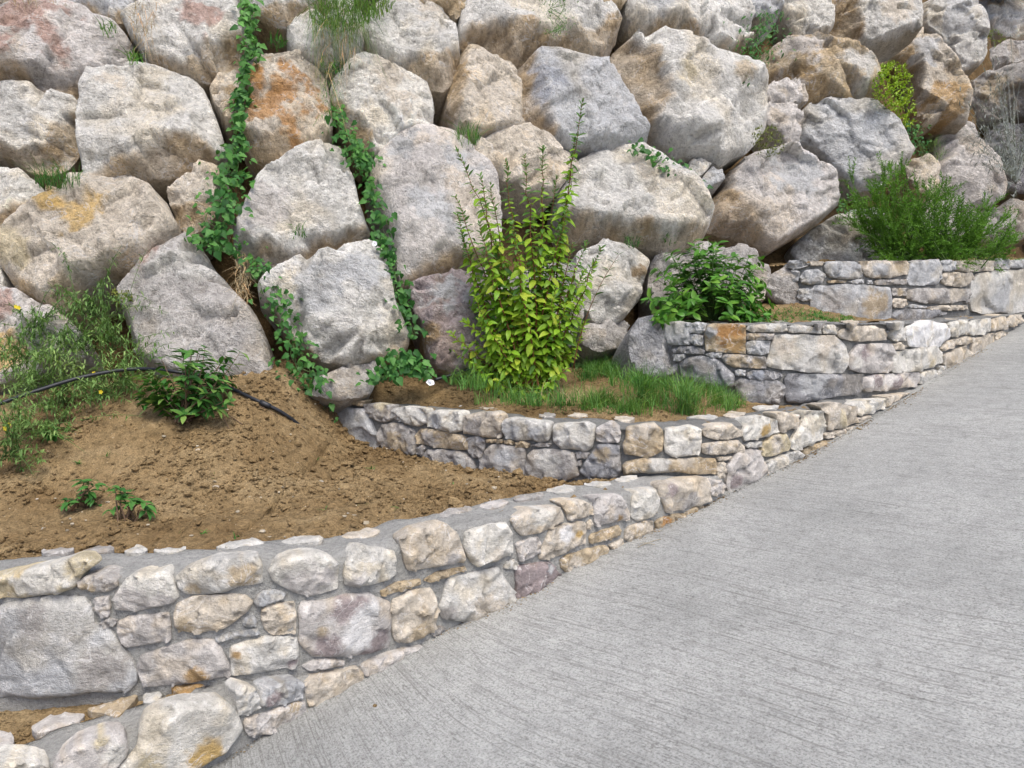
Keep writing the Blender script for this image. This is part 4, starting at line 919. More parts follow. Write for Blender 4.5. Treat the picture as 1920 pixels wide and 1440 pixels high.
def leaf_mesh(name, g, mat, tint=(1, 1, 1)):
    me = bpy.data.meshes.new(name); me.from_pydata(g[0].tolist(), [], g[1])
    me.polygons.foreach_set('use_smooth', np.ones(len(me.polygons), bool))
    a = me.color_attributes.new('Col', 'FLOAT_COLOR', 'POINT'); a.data.foreach_set('color', np.tile(np.array([*tint, 1.0], np.float32), len(g[0])))
    me.materials.append(mat); return me
def frame(d, up):
    y = Vector(d).normalized(); x = y.cross(Vector(up).normalized())
    if x.length < 1e-4: x = y.cross(Vector((1, 0, .1)))
    x.normalize(); z = x.cross(y); return np.array(((x[0], y[0], z[0]), (x[1], y[1], z[1]), (x[2], y[2], z[2])))
def tube(path, radii, seg=6):
    P = np.asarray(path, float); n = len(P); T = np.gradient(P, axis=0); V = []; F = []
    for i in range(n):
        R = frame(T[i], [0.13, -.4, 1.0] if abs(nrm(T[i])[2]) < .9 else [1, .2, 0])
        for s in range(seg):
            a = 2 * math.pi * s / seg; V.append(P[i] + (R[:, 0] * math.cos(a) + R[:, 2] * math.sin(a)) * radii[i])
    for i in range(n - 1):
        for s in range(seg):
            q = (s + 1) % seg; F.append([i * seg + s, i * seg + q, (i + 1) * seg + q, (i + 1) * seg + s])
    F.append([s for s in range(seg)][::-1]); F.append([(n - 1) * seg + s for s in range(seg)])
    return np.array(V), F
def join(parts):
    V = []; F = []; o = 0
    for v, f in parts:
        V.append(v); F += [[i + o for i in q] for q in f]; o += len(v)
    return np.vstack(V), F
class Leaves:
    """placements of leaves; the nearest 300 become objects of their own, the rest one joined part"""
    def __init__(s): s.L = []
    def add(s, kind, pos, d, up, sc): s.L.append((kind, np.asarray(pos, float), frame(d, up), sc))
    def build(s, root, kinds, limit=300, part='leaf'):
        s.L.sort(key=lambda q: np.linalg.norm(q[1]) - q[3] * 2)
        step = s.L[:limit]; rest = s.L[limit:]
        meshes = [leaf_mesh(part, g, m, t) for g, m, t in kinds]
        base = np.array(root.location)
        for kind, p, R, sc in step:
            o = bpy.data.objects.new(part, meshes[kind]); COL.objects.link(o); o.parent = root
            m = Matrix(((R * sc)).tolist()).to_4x4(); m.translation = Vector(p - base); o.matrix_local = m
        by = {}
        for q in rest: by.setdefault(id(kinds[q[0]][1]), []).append(q)
        for ql in by.values():
            geo = join([((kinds[k][0][0] * sc) @ R.T + p, kinds[k][0][1]) for k, p, R, sc in ql])
            col = np.vstack([np.tile(np.array(kinds[k][2]) * RNG.uniform(.75, 1.25), (len(kinds[k][0][0]), 1)) for k, p, R, sc in ql])
            o = mesh_obj('foliage', geo[0], geo[1], kinds[ql[0][0]][1], root, True, col); o['kind'] = 'stuff'
def bez(a, b, c, n=14):
    t = np.linspace(0, 1, n)[:, None]; return (1 - t) ** 2 * np.asarray(a) + 2 * t * (1 - t) * np.asarray(b) + t * t * np.asarray(c)
UP = np.array([0, 0, 1.0])

# --- yellow-green upright shrub in the middle bed
rg = np.random.default_rng(21)
YS = 4.92
b0 = at_y(1000, 735, YS); b0[2] = float(soil3(b0[0], b0[1])) - .02
root = empty('upright_shrub', tuple(b0)); tag(root, 'tall yellow-green leafy shrub with upright shoots in the grassy bed', 'shrub')
TIPS = [(857,283),(900,330),(947,300),(983,290),(1017,277),(1094,182),(1078,262),(853,367),(857,402),(864,432),(920,345),(1045,330),(1062,395),(1100,452),(1128,463),(1118,492),(905,472),(878,566),(845,622),(848,660),(872,700),(900,600),(960,420),(1000,402),(1092,560),(1098,604),(1078,648),(940,640),(1042,600),(990,560),(915,520),(975,500),(1030,470),(1060,520),(930,690),(1000,650),(950,560),(1020,520),(890,640),(1065,690),(885,500),(900,420),(930,455),(1075,455),(1095,510),(1060,570),(1085,580),(870,600),(890,555),(1015,440),(985,455),(950,500),(1040,540),(920,590),(1090,630),(860,640),(885,680),(1050,640)]
lv = Leaves(); st = []
for i, (tx, ty) in enumerate(TIPS):
    tip = at_y(tx, ty, YS + rg.uniform(-.26, .2)); a = b0 + np.array([rg.uniform(-.07, .07), rg.uniform(-.05, .05), 0])
    H = tip[2] - a[2]
    ctl = a + np.array([(tip[0] - a[0]) * rg.uniform(.35, .8), (tip[1] - a[1]) * .6, H * rg.uniform(.45, .7)])
    path = bez(a, ctl, tip, 18); path[1:-1] += rg.normal(0, .006, (16, 3))
    r0 = .009 if H > .8 else .006; st.append((path, np.linspace(r0, .0015, 18)))
    d = np.r_[0, np.cumsum(np.linalg.norm(np.diff(path, axis=0), axis=1))]; Ln = d[-1]
    s = Ln * (.16 if H > .6 else .12); side = rg.uniform(0, math.pi); big = ty > 320
    while s < Ln:
        f = s / Ln; p = np.array([np.interp(s, d, path[:, q]) for q in range(3)]); T = nrm(np.array([np.interp(min(s + .02, Ln), d, path[:, q]) for q in range(3)]) - p + 1e-6)
        side += math.pi / 2 + rg.uniform(-.3, .3)
        for sg in (0, math.pi):
            a_ = side + sg; h = np.array([math.cos(a_), math.sin(a_), 0]); h = nrm(h - T * (h @ T))
            near = float(sstep(.72, 1.0, f))
            dr = nrm(h + T * (.1 + 1.3 * near * near) + UP * rg.uniform(-.75, .1) * (1 - near) + np.array([0, -.2, 0]))
            up = nrm(UP * .9 + np.array([0, -.8, 0]) + T * .3 + rg.normal(0, .3, 3))
            sc = (1.0 - .55 * near) * rg.uniform(.5, 1.15)
            green = (near > .35 and ty < 480) or rg.random() < .10
            k = (rg.integers(0, 3)) + (3 if green else 0)
            lv.add(int(k), p, dr, up, sc)
        s += .027 - .011 * float(sstep(.7, 1, f)) + rg.uniform(-.006, .006)
geoY = [leaf_geo(.09, .038, c, f) for c, f in ((.35, .2), (.7, .3), (.15, .35))]
geoG = [leaf_geo(.088, .029, c, f) for c, f in ((.45, .3), (.8, .35), (.2, .4))]
lv.build(root, [(g, M['leaf_yellow'], (1, 1, 1)) for g in geoY] + [(g, M['leaf_fresh'], (1, 1, 1)) for g in geoG])
for pth, rad in st:
    v, f = tube(pth, rad, 5); mesh_obj('stem', v, f, M['stem_red'], root)
# lone arching twig on its right
pth = bez(at_y(1075, 690, YS), at_y(1095, 570, YS - .05), at_y(1160, 478, YS - .1), 14)
v, f = tube(pth, np.linspace(.004, .0012, 14), 5); mesh_obj('stem', v, f, M['stem_red'], root)
lt = Leaves()
for i in range(3, 14):
    for sg in (-1, 1):
        lt.add(0, pth[i], np.array([sg * .8, -.3, .3 + .4 * i / 14]), UP + rg.normal(0, .2, 3), rg.uniform(.5, .8))
lt.build(root, [(geoG[0], M['leaf_fresh'], (.9, 1, 1))])

# --- bushes with leaf rosettes
def rosette_bush(name, label, base, tips, geos, mat, nleaf, lsize, seed, stemmat, reach=.4, cat='shrub', up=.5):
    rg = np.random.default_rng(seed); root = empty(name, tuple(base)); tag(root, label, cat)
    lv = Leaves(); st = []
    for tip in tips:
        a = np.asarray(base) + np.r_[rg.uniform(-.04, .04, 2), 0]; c = a * .5 + tip * .5 + UP * rg.uniform(-.02, .1) + np.r_[(tip - a)[:2] * .15, 0]
        path = bez(a, c, tip, 9); st.append(tube(path, np.linspace(.005, .0015, 9), 4))
        out = nrm(tip - np.asarray(base) + UP * .15)
        for q in range(nleaf):
            f = max(.15, 1 - (q // 4) * .17 - rg.uniform(0, .06)); p = path[0] + (path[-1] - path[0]) * 0
            i = f * 8; i0 = int(max(0, min(7, math.floor(i)))); p = path[i0] + (path[i0 + 1] - path[i0]) * (i - i0)
            an = rg.uniform(0, 2 * math.pi); h = np.array([math.cos(an), math.sin(an) * .8, 0]); h = nrm(h - out * (h @ out))
            lv.add(int(rg.integers(0, len(geos))), p, nrm(h + out * rg.uniform(.1, .7) + UP * rg.uniform(-.35, .2)), nrm(out + UP * up + rg.normal(0, .2, 3)), lsize * rg.uniform(.65, 1.2))
    lv.build(root, [(g, mat, (1, 1, 1)) for g in geos])
    v, f = join(st); mesh_obj('branches', v, f, stemmat, root); return root
rg = np.random.default_rng(5)
YB = 5.62
bb = at_y(1335, 598, YB); bb[2] = float(soil4(bb[0], bb[1])) - .02
tips = []
SHAPE = [(1210,585),(1208,545),(1215,510),(1235,485),(1260,470),(1290,458),(1320,448),(1345,452),(1375,470),(1400,478),(1425,490),(1435,515),(1440,545),(1455,575),(1450,595)]
for i in range(125):
    q = SHAPE[rg.integers(0, len(SHAPE))]; k = math.sqrt(rg.uniform(.05, 1)); 
    tips.append(at_y(1335 + (q[0] - 1335) * k + rg.uniform(-12, 12), 590 + (q[1] - 590) * k + rg.uniform(-8, 8), YB + rg.uniform(-.42, .25) * (1.1 - .5 * k)))
for q in [(1225,590),(1232,600),(1245,606),(1238,580),(1215,560)]: tips.append(at_y(q[0], q[1], 5.2))
rosette_bush('glossy_bush', 'rounded dark green glossy-leaved bush behind the wall with the orange block', bb, tips, [leaf_geo(.085, .034, c, .3) for c in (.3, .6, .1)], M['leaf_bush'], 12, 1.0, 31, M['stem_green'])
bs = hit(soil2, 345, 790); tips = []
for i in range(34):
    an = rg.uniform(0, 2 * math.pi); k = math.sqrt(rg.uniform(.1, 1)); tips.append(at_y(350 + 100 * k * math.cos(an), 722 - 66 * k * math.sin(an), bs[1] + rg.uniform(-.15, .3)))
for q in [(415,690),(450,660),(300,668),(260,770),(345,655),(385,650),(425,668),(300,780),(330,790),(370,790),(400,780),(280,750)]: tips.append(at_y(q[0], q[1], bs[1] + .15))
rosette_bush('small_shrub', 'small leafy shrub on the clay mound where the black hose passes', bs, tips, [leaf_geo(.078, .028, c, .3) for c in (.4, .8, .15)], M['leaf_small'], 18, 1.0, 32, M['twig'])
for j, (px, py, hgt, lab) in enumerate([(150, 955, 60, 'wilted seedling beside a lump of clay on the bare bed'), (240, 985, 75, 'drooping bluish-green seedling next to the front wall on the bare bed')]):
    bq = hit(soil2, px, py); tips = [at_y(px + rg.uniform(-32, 40), py - rg.uniform(8, hgt), bq[1] + rg.uniform(-.05, .05)) for _ in range(9)]
    rosette_bush('seedling', lab, bq, tips, [leaf_geo(.062, .023, c, .3) for c in (.6, .9)], M['leaf_vine'], 7, .95, 40 + j, M['twig'], cat='seedling')

# --- feathery shrub on the top terrace
rg = np.random.default_rng(8)
YF = 6.95; bf = at_y(1745, 492, YF); bf[2] = float(soil5(bf[0], bf[1])) - .02
root = empty('feathery_shrub', tuple(bf)); tag(root, 'low feathery green conifer-like shrub above the grey back wall', 'shrub')
FT = [(1592,322),(1600,352),(1612,372),(1585,400),(1640,330),(1660,300),(1650,345),(1625,410),(1680,325),(1690,300),(1668,305),(1720,340),(1745,335),(1775,330),(1790,360),(1805,375),(1835,385),(1870,372),(1850,400),(1885,405),(1895,425),(1890,445),(1860,455),(1880,475),(1830,430),(1800,410),(1760,380),(1700,370),(1660,390),(1640,440),(1680,430),(1720,410),(1745,430),(1785,450),(1820,470),(1650,470),(1700,460),(1765,470),(1610,395),(1635,365),(1710,390),(1840,415),(1812,395),(1730,365),(1765,350)]
nv = []; nf = []; ncol = []; brs = []; o = 0
for tx, ty in FT + [(a + rg.uniform(-14, 14), b + rg.uniform(-4, 24)) for a, b in FT]:
    tip = at_y(tx, ty, YF + rg.uniform(-.35, .3)); c = bf * .5 + tip * .5 + np.array([0, 0, -.03]) + np.r_[(tip - bf)[:2] * .18, 0]
    bj = bf + np.array([rg.uniform(-.35, .35) + .25 * (tip[0] - bf[0]), rg.uniform(-.1, .1), 0]); c = bj * .5 + tip * .5 + np.array([(tip[0] - bj[0]) * .2, 0, rg.uniform(-.05, .06)]); path = bez(bj, c, tip, 22); brs.append(tube(path, np.linspace(.007, .001, 22), 4))
    shoots = [path[7:]]
    for _ in range(15):
        i = rg.integers(5, 20); dd = nrm(nrm(path[i + 1] - path[i]) + rg.normal(0, .6, 3) + UP * .1); ln = rg.uniform(.08, .22)
        shoots.append(path[i] + np.linspace(0, ln, 10)[:, None] * dd)
    for sh in shoots:
        d = np.r_[0, np.cumsum(np.linalg.norm(np.diff(sh, axis=0), axis=1))]
        for s in np.arange(0, d[-1], .0062):
            p = np.array([np.interp(s, d, sh[:, q]) for q in range(3)]); T = nrm(sh[-1] - sh[0])
            h = rg.normal(0, 1, 3); h = nrm(h - T * (h @ T)); dr = nrm(h + T * .9); w = np.array(Vector(dr).cross(Vector(rg.normal(0, 1, 3)))); w = nrm(w) * .0042; L = rg.uniform(.02, .042)
            nv += [p - w, p + w, p + dr * L]; nf.append([o, o + 1, o + 2]); o += 3; g = rg.uniform(.7, 1.35); ncol += [(g, g, g * .8)] * 3
fo = mesh_obj('foliage', np.array(nv), nf, M['needle'], root, False, np.array(ncol)); fo['kind'] = 'stuff'
v, f = join(brs); mesh_obj('branches', v, f, M['stem_green'], root)

# --- vines in the joints of the bank
heart = [leaf_geo(.07, .058, c, f, 'heart') for c, f in ((.3, .15), (.6, .25), (.1, .3))]
def vine(label, path, n, seed, size=1.0, mat='leaf_vine', geos=heart, off=(.12, .36), name='climbing_vine'):
    rg = np.random.default_rng(seed); n = int(n * 2.4); P = np.array([(a, b) for a, b, w in path], float); Wd = np.array([w for a, b, w in path], float) * 1.35
    d = np.r_[0, np.cumsum(np.linalg.norm(np.diff(P, axis=0), axis=1))]
    g0 = slope_hit(P[-1, 0], P[-1, 1], .1); root = empty(name, tuple(g0)); tag(root, label, 'vine')
    stems = []
    for k in range(3):
        q = []
        for s in np.linspace(0, d[-1], max(6, int(d[-1] / 22))):
            w = np.interp(s, d, Wd); q.append(slope_hit(np.interp(s, d, P[:, 0]) + rg.normal(0, w * .25), np.interp(s, d, P[:, 1]) + rg.normal(0, 4), off[0] + .03))
        stems.append(tube(catmull(q, 4), np.full((len(q) - 1) * 4 + 1, .0028), 4))
    v, f = join(stems); mesh_obj('stem', v, f, M['stem_green'], root)
    lv = Leaves()
    for _ in range(n):
        s = rg.uniform(0, d[-1]); w = np.interp(s, d, Wd); x = np.interp(s, d, P[:, 0]) + np.clip(rg.normal(0, .45), -1.1, 1.1) * w * (1 if rg.random() < .9 else 1.7); y = np.interp(s, d, P[:, 1]) + rg.normal(0, 5)
        p = slope_hit(x, y, rg.uniform(*off)); N = slope_n(p[0])
        lv.add(int(rg.integers(0, len(geos))), p, nrm(np.array([rg.normal(0, .8), 0, -.6]) + N * rg.uniform(-.2, .7)), nrm(N + UP * .5 + rg.normal(0, .45, 3)), size * rg.uniform(.3, 1.0))
    lv.build(root, [(g, M[mat], (1, 1, 1)) for g in geos]); return root
vine('leafy green vine trailing down beside the rust-orange boulder', [(462,-10,10),(466,50,14),(470,100,14),(458,150,12),(452,200,12),(446,250,14),(440,300,26),(432,340,42),(424,380,40),(410,415,36),(392,445,34),(430,470,30)], 300, 51)
vine('thin straggling vine among dry stems beside the triangular grey boulder', [(470,480,18),(500,510,22),(520,550,22),(535,600,24),(550,650,30),(570,700,40),(590,735,28)], 150, 52, .8)
vine('leafy vine hanging beside the large grey boulder left of the shrub', [(632,200,14),(645,250,20),(660,285,26),(690,305,26),(668,275,18),(700,370,12),(712,420,20),(728,470,24),(742,530,20),(755,580,18),(770,630,20)], 210, 53, .9)
vine('dense green creeper hanging between two boulders at the top right', [(1440,20,26),(1432,60,36),(1420,90,36),(1412,120,28),(1405,150,14)], 190, 54, 1.0, 'leaf_vine', [leaf_geo(.06, .02, c, .3) for c in (.4, .8)], (.2, .5))
vine('green creeper in the joint below the big round boulder', [(1195,272,18),(1225,290,24),(1255,310,24),(1280,330,16),(1320,365,10)], 110, 55, .8, off=(.18, .42))
vine('patch of creeper below the yellow stonecrop', [(1705,225,16),(1718,260,20),(1725,290,22)], 60, 56, .7, off=(.2, .4))
vine('low creeper leaves above the left end of the grassy bed', [(705,715,30),(740,690,40),(770,680,36),(745,660,30),(800,700,26)], 95, 57, .95, off=(.22, .42))
vine('small-leaved weed in the joint left of the feathery shrub', [(1560,350,12),(1572,380,16),(1580,398,12)], 36, 58, .6)
vine('short trailing weed on top of the long boulder at the top edge', [(1050,-10,34),(1040,20,36),(1050,45,22),(1035,60,10)], 120, 59, .5, 'leaf_fresh', [leaf_geo(.06, .016, c, .3) for c in (.4, .8)], (.25, .5))

# --- cushions
def cushion(name, label, px, py, rx, ry, n, size, mat, geos, seed, off=(.1, .3)):
    rg = np.random.default_rng(seed); c = slope_hit(px, py, .1); root = empty(name, tuple(c)); tag(root, label, 'plant')
    lv = Leaves()
    for _ in range(n):
        a = rg.uniform(0, 6.283); k = math.sqrt(rg.uniform(0, 1)); x = px + rx * k * math.cos(a); y = py + ry * k * math.sin(a); p = slope_hit(x, y, off[0] + (off[1] - off[0]) * math.sqrt(max(0, 1 - k * k)) * rg.uniform(.6, 1)); N = slope_n(p[0])
        for q in range(5):
            h = rg.normal(0, 1, 3); lv.add(int(rg.integers(0, len(geos))), p, nrm(h + N * .8 + UP * .3), nrm(N + UP + h * .3), size * rg.uniform(.7, 1.2))
    lv.build(root, [(g, mat, (1, 1, 1)) for g in geos], 300); return root
sg = [leaf_geo(.03, .013, c, .3, 'o', 3) for c in (.2, .5)]
cushion('stonecrop', 'yellow-green stonecrop cushion between boulders at the upper right', 1672, 165, 38, 50, 230, 1.4, M['sedum'], sg, 61, (.42, .75))
cushion('stonecrop', 'yellow-green stonecrop spilling over the upper edge of its joint', 1697, 212, 24, 30, 80, 1.2, M['sedum'], sg, 62, (.3, .55))
cushion('moss_cushion', 'dark olive moss-like cushion under the big round boulder', 1440, 265, 32, 32, 120, .8, M['moss'], sg, 63, (.3, .5))
cushion('stonecrop', 'small yellowish tuft in the top right corner', 1862, 72, 22, 18, 40, .9, M['sedum'], sg, 64, (.2, .4))
cushion('brown_cushion', 'small reddish-brown cushion plant above the grey triangular boulder', 228, 560, 20, 18, 40, .7, M['moss'], sg, 65, (.15, .34))

# --- grasses and weeds
def blades(spec, seed):
    """spec: list of (base point, lean vector, length, width) -> one mesh"""
    rg = np.random.default_rng(seed); V = []; F = []; Cc = []; o = 0
    for b, ln, L, w in spec:
        ln = np.asarray(ln, float); side = nrm(np.cross(ln + UP * .01, UP) + rg.normal(0, .3, 3)) * w; g = rg.uniform(.65, 1.4); yl = rg.uniform(0, 1) ** 3
        for i in range(4):
            t = i / 3; p = b + UP * L * t * (1 - .35 * np.linalg.norm(ln) * t) + ln * L * t * t; k = (1 - t) ** .7
            V += [p - side * k, p + side * k]; Cc += [(g * (1 + .8 * yl), g * (1 + .3 * yl), g)] * 2
            if i: F.append([o + 2 * i - 2, o + 2 * i - 1, o + 2 * i + 1, o + 2 * i])
        o += 8
    return np.array(V), F, np.array(Cc)
rg = np.random.default_rng(77)
def soil_pts(fn, regions, n):
    out = []
    for (px, py, rx, ry, wgt) in regions:
        for _ in range(int(n * wgt)):
            a = rg.uniform(0, 6.283); k = math.sqrt(rg.uniform(0, 1)); x = px + rx * k * math.cos(a); y = py + ry * k * math.sin(a)
            r = ray(x, y); z = -.72
            for _i in range(4):
                p = r * (z / r[2]) if r[2] < -.01 else r * 6; z = float(fn(p[0], p[1]))
            lim = float(yb(p[0])) - .12
            if p[1] > lim: p = np.array([p[0] * lim / p[1], lim - rg.uniform(0, .25), 0]); p[2] = float(fn(p[0], p[1]))
            out.append(p)
    return out
def grass_obj(label, P, L, w, mat, seed, lean=.5, name='grass', rootp=None):
    P = np.array(P); cl = fbm(P * np.array([7.0, 7.0, 0]) + seed * 5, 3); keep = rg.random(len(P)) < np.clip(.6 + 1.3 * cl, .05, 1)
    spec = [(p - UP * .01, np.r_[rg.normal(0, lean, 2), 0], rg.uniform(*L) * (.75 + .6 * np.clip(c_, -.5, 1)), w) for p, c_, k_ in zip(P, cl, keep) if k_]
    v, f, c = blades(spec, seed); o = mesh_obj(name, v, f, mat, None, False, c); tag(o, label, 'grass', kind='stuff'); return o
gp = soil_pts(soil3, [(960,755,70,14,.10),(1060,762,90,16,.20),(1140,768,60,14,.2),(1230,768,110,16,.25),(1330,765,70,16,.2),(1250,730,90,22,.16),(1330,745,60,18,.14),(1140,668,60,26,.22),(1190,680,40,20,.14),(1110,640,40,16,.1),(1370,765,30,10,.08),(880,720,40,10,.06),(1130,690,50,14,.16),(1280,735,90,16,.3),(1200,715,60,14,.2)], 4300)
grass_obj('fine green grass growing in the bed behind the middle terrace wall', gp, (.07, .22), .0026, M['grass'], 1)
gp = soil_pts(soil3, [(1250,740,120,26,.3),(1330,760,80,14,.2),(1010,745,90,14,.12),(1140,765,60,14,.2)], 350)
grass_obj('dry straw mixed into the grass of the middle bed', gp, (.04, .14), .0018, M['straw'], 2, 1.2, 'dry_grass')
gp = [at_y(rg.uniform(1400, 1600), rg.uniform(585, 600), rg.uniform(5.35, 6.0)) for _ in range(3200)]
for p in gp: p[2] = float(soil4(p[0], p[1]))
grass_obj('short rusty and green ground cover beside the dark bush', gp, (.02, .075), .004, M['grass'], 3, .8, 'ground_cover')
def bank_grass(label, px, py, rx, ry, n, L, mat, seed, hang=.6, w=.002, off=(.1, .3), name='grass', cat='grass'):
    spec = []
    for _ in range(n):
        a = rg.uniform(0, 6.283); k = math.sqrt(rg.uniform(0, 1)); p = slope_hit(px + rx * k * math.cos(a), py + ry * k * math.sin(a), rg.uniform(*off)); N = slope_n(p[0])
        spec.append((p, N * rg.uniform(.1, .8) + np.r_[rg.normal(0, .5, 2), -hang * rg.uniform(.3, 1.6)], rg.uniform(*L), w))
    v, f, c = blades(spec, seed); o = mesh_obj(name, v, f, mat, None, False, c); tag(o, label, cat, kind='stuff')
bank_grass('dry straw hanging over the pale pink boulder near the top left', 272, 45, 26, 45, 150, (.1, .34), M['straw'], 11, 1.3, .0018, name='dry_grass')
bank_grass('green and dry grass hanging at the top edge left of centre', 640, 30, 60, 30, 520, (.12, .42), M['leaf_fresh'], 12, 1.3, .0028, (.2, .45))
bank_grass('dry stems hanging below the grass at the top edge', 630, 90, 40, 70, 150, (.14, .4), M['straw'], 13, 1.5, .0018, name='dry_grass')
bank_grass('bright green weed tuft on the joint at the top edge', 712, 18, 26, 20, 130, (.05, .16), M['leaf_fresh'], 14, .3, .004)
bank_grass('dull grass in the joint under the left boulders', 110, 345, 45, 14, 190, (.08, .22), M['grass'], 15, .4, .0022)
bank_grass('pale grass by the boulders above the weed thicket', 70, 10, 60, 12, 60, (.1, .25), M['straw'], 16, 1.0, .0018, name='dry_grass')
bank_grass('grass tuft in the joint left of the tall narrow boulder', 878, 265, 22, 14, 70, (.1, .2), M['grass'], 17, .2, .003)
bank_grass('grass in the shaded joint by the right edge boulders', 1750, 285, 26, 22, 140, (.06, .16), M['grass'], 18, .5, .0022)
bank_grass('thin green strands along the joint right of the orange boulder', 618, 160, 20, 90, 130, (.08, .25), M['grass'], 19, 1.4, .002)
bank_grass('matted dry roots in the joint beside the triangular boulder', 455, 530, 16, 50, 160, (.06, .2), M['straw'], 20, .9, .0018, name='dry_grass')
for i, (px, py) in enumerate([(205,60),(520,85),(255,115),(640,130),(560,440),(1185,455),(1260,450),(1330,470),(500,545)]):
    bank_grass('small green tuft in a joint of the bank, %s' % ['left of the dry straw','below the top row left of centre','under the straw','under the hanging grass','above the pale grey boulder','right of the shrub','above the dark bush','at the right of the dark bush','left of the pale grey boulder'][i], px, py, 16, 12, 45, (.04, .12), M['leaf_vine'], 200 + i, .5, .004)

# weed thicket on the left
rg = np.random.default_rng(91)
WC = [(30,770,3.9),(60,700,4.2),(120,720,4.2),(180,700,4.3),(90,640,4.45),(150,620,4.5),(210,620,4.5),(60,590,4.5),(220,680,4.4),(170,560,4.6),(30,660,4.3),(10,820,3.7),(110,790,4.05),(200,740,4.3)]
WLN = ['lowest at the left edge','beside the orange-stained boulder','in the middle of the thicket','beside the hose','high on the red-stained boulder','below the brown cushion','beside the triangular boulder foot','over the left boulder','at the right side of the thicket','reaching up to the big cream boulder','at the left edge above the hose','nearest at the left border','below the hose','above the hose crest']
for i, (px, py, Y) in enumerate(WC):
    b = at_y(px, py, Y); b[2] = max(b[2] - .12, float(soil2(b[0], b[1])) - .02); root = empty('flowering_weed', tuple(b)); tag(root, 'straggly grey-green weed ' + WLN[i], 'weed', 'weeds on the left')
    stl = []; lv = Leaves()
    for _ in range(18):
        tip = at_y(px + rg.normal(10, 65), py + rg.normal(-8, 45), Y + rg.uniform(-.25, .1)); c = b * .5 + tip * .5 + UP * rg.uniform(.04, .2)
        path = bez(b + np.r_[rg.normal(0, .04, 2), 0], c, tip, 12); stl.append(tube(path, np.linspace(.0022, .0009, 12), 4))
        for q in range(34):
            j = rg.uniform(1.5, 10.9); j0 = int(j); p = path[j0] + (path[j0 + 1] - path[j0]) * (j - j0); h = rg.normal(0, 1, 3)
            lv.add(int(rg.integers(0, 2)), p, nrm(h + UP * .2), nrm(UP + h * .4), rg.uniform(.6, 1.2))
    lv.build(root, [(leaf_geo(.042, .0085, c, .2, 'o', 3), M['weed'], (1, 1, 1)) for c in (.4, .8)], 60)
    v, f = join(stl); mesh_obj('stem', v, f, M['stem_green'], root)
    if i in (0, 3, 7):
        for _ in range(2):
            p = at_y(px + rg.uniform(-40, 40), py + rg.uniform(-35, 35), Y - .22); g = [leaf_geo(.014, .012, .2, .1, 'o', 3)]
            fl = Leaves()
            for a in range(5): fl.add(0, p, np.array([math.cos(a * 1.257), -.3, math.sin(a * 1.257)]), np.array([0, -1, .3]), 1.0)
            fl.build(root, [(g[0], M['yellow_petal'], (1, 1, 1))], 99, 'petal')
# broad grass tuft at its front
spec = [(hit(soil2, 95, 830) + np.r_[rg.normal(0, .015, 2), 0], np.r_[rg.normal(.2, .5), rg.normal(-.3, .4), -.5], rg.uniform(.15, .3), .006) for _ in range(28)]
v, f, c = blades(spec, 5); tag(mesh_obj('grass', v, f, M['grass'], None, False, c), 'broad drooping grass blades in front of the weed thicket', 'grass', kind='stuff')

# silvery plant at the right edge
rg = np.random.default_rng(14)
b = slope_hit(1905, 345, .4); root = empty('silver_shrub', tuple(b)); tag(root, 'airy silver-grey shrub with thin branches at the right edge', 'shrub')
stl = []; lv = Leaves()
for _ in range(80):
    tip = slope_hit(1885 + rg.normal(0, 48), 215 + rg.normal(0, 80), rg.uniform(.35, .8)); path = bez(b, b * .5 + tip * .5 + UP * .1 + rg.normal(0, .06, 3), tip, 12); stl.append(tube(path, np.linspace(.0035, .0008, 12), 4))
    for q in range(26):
        j = rg.uniform(3, 10.9); j0 = int(j); p = path[j0] + (path[j0 + 1] - path[j0]) * (j - j0); h = rg.normal(0, 1, 3); lv.add(0, p, nrm(h + UP * .4), nrm(UP + h * .4), rg.uniform(.6, 1.3))
lv.build(root, [(leaf_geo(.075, .012, .3, .2, 'o', 3), M['silver'], (1, 1, 1))], 60)
v, f = join(stl); mesh_obj('branches', v, f, M['silver'], root, True, np.ones((len(v), 3)))

# ------------------------------------------------------------------ white trumpet flowers
def trumpet(label, p, d, s):
    root = empty('bindweed_flower', tuple(p)); tag(root, label, 'flower', 'white bindweed flowers'); R = frame(d, UP); V = []; F = []
    n = 15
    for i, (z, r) in enumerate([(0, .12), (.5, .2), (.85, .5), (1.0, 1.0)]):
        for k in range(n):
            a = 2 * math.pi * k / n; rr = r * (1 + .08 * math.cos(5 * a) * (i == 3)); V.append(p + R @ np.array([math.cos(a) * rr, z, math.sin(a) * rr]) * s)
    for i in range(3):
        for k in range(n): F.append([i * n + k, i * n + (k + 1) % n, (i + 1) * n + (k + 1) % n, (i + 1) * n + k])
    mesh_obj('petal', np.array(V), F, M['petal'], root); v, f = tube([p, p - R[:, 1] * s * 2.0], [.002, .0015], 4); mesh_obj('stem', v, f, M['stem_green'], root)
trumpet('white bindweed flower at the left end of the middle wall, upper of two', at_y(612, 780, 4.78), (-.3, -.7, .4), .024)
trumpet('white bindweed flower at the left end of the middle wall, lower of two', at_y(619, 806, 4.74), (.4, -.8, .1), .026)
trumpet('white bindweed flower left of the yellow-green shrub base', at_y(806, 722, 4.75), (.2, -.6, .7), .026)
trumpet('small white flower on the vine left of the large grey boulder', slope_hit(703, 458, .33), (0, -1, .2), .018)
vine_leaf = Leaves(); rt = empty('bindweed', tuple(at_y(615, 830, 4.72))); tag(rt, 'trailing bindweed leaves at the left end of the middle wall', 'vine')
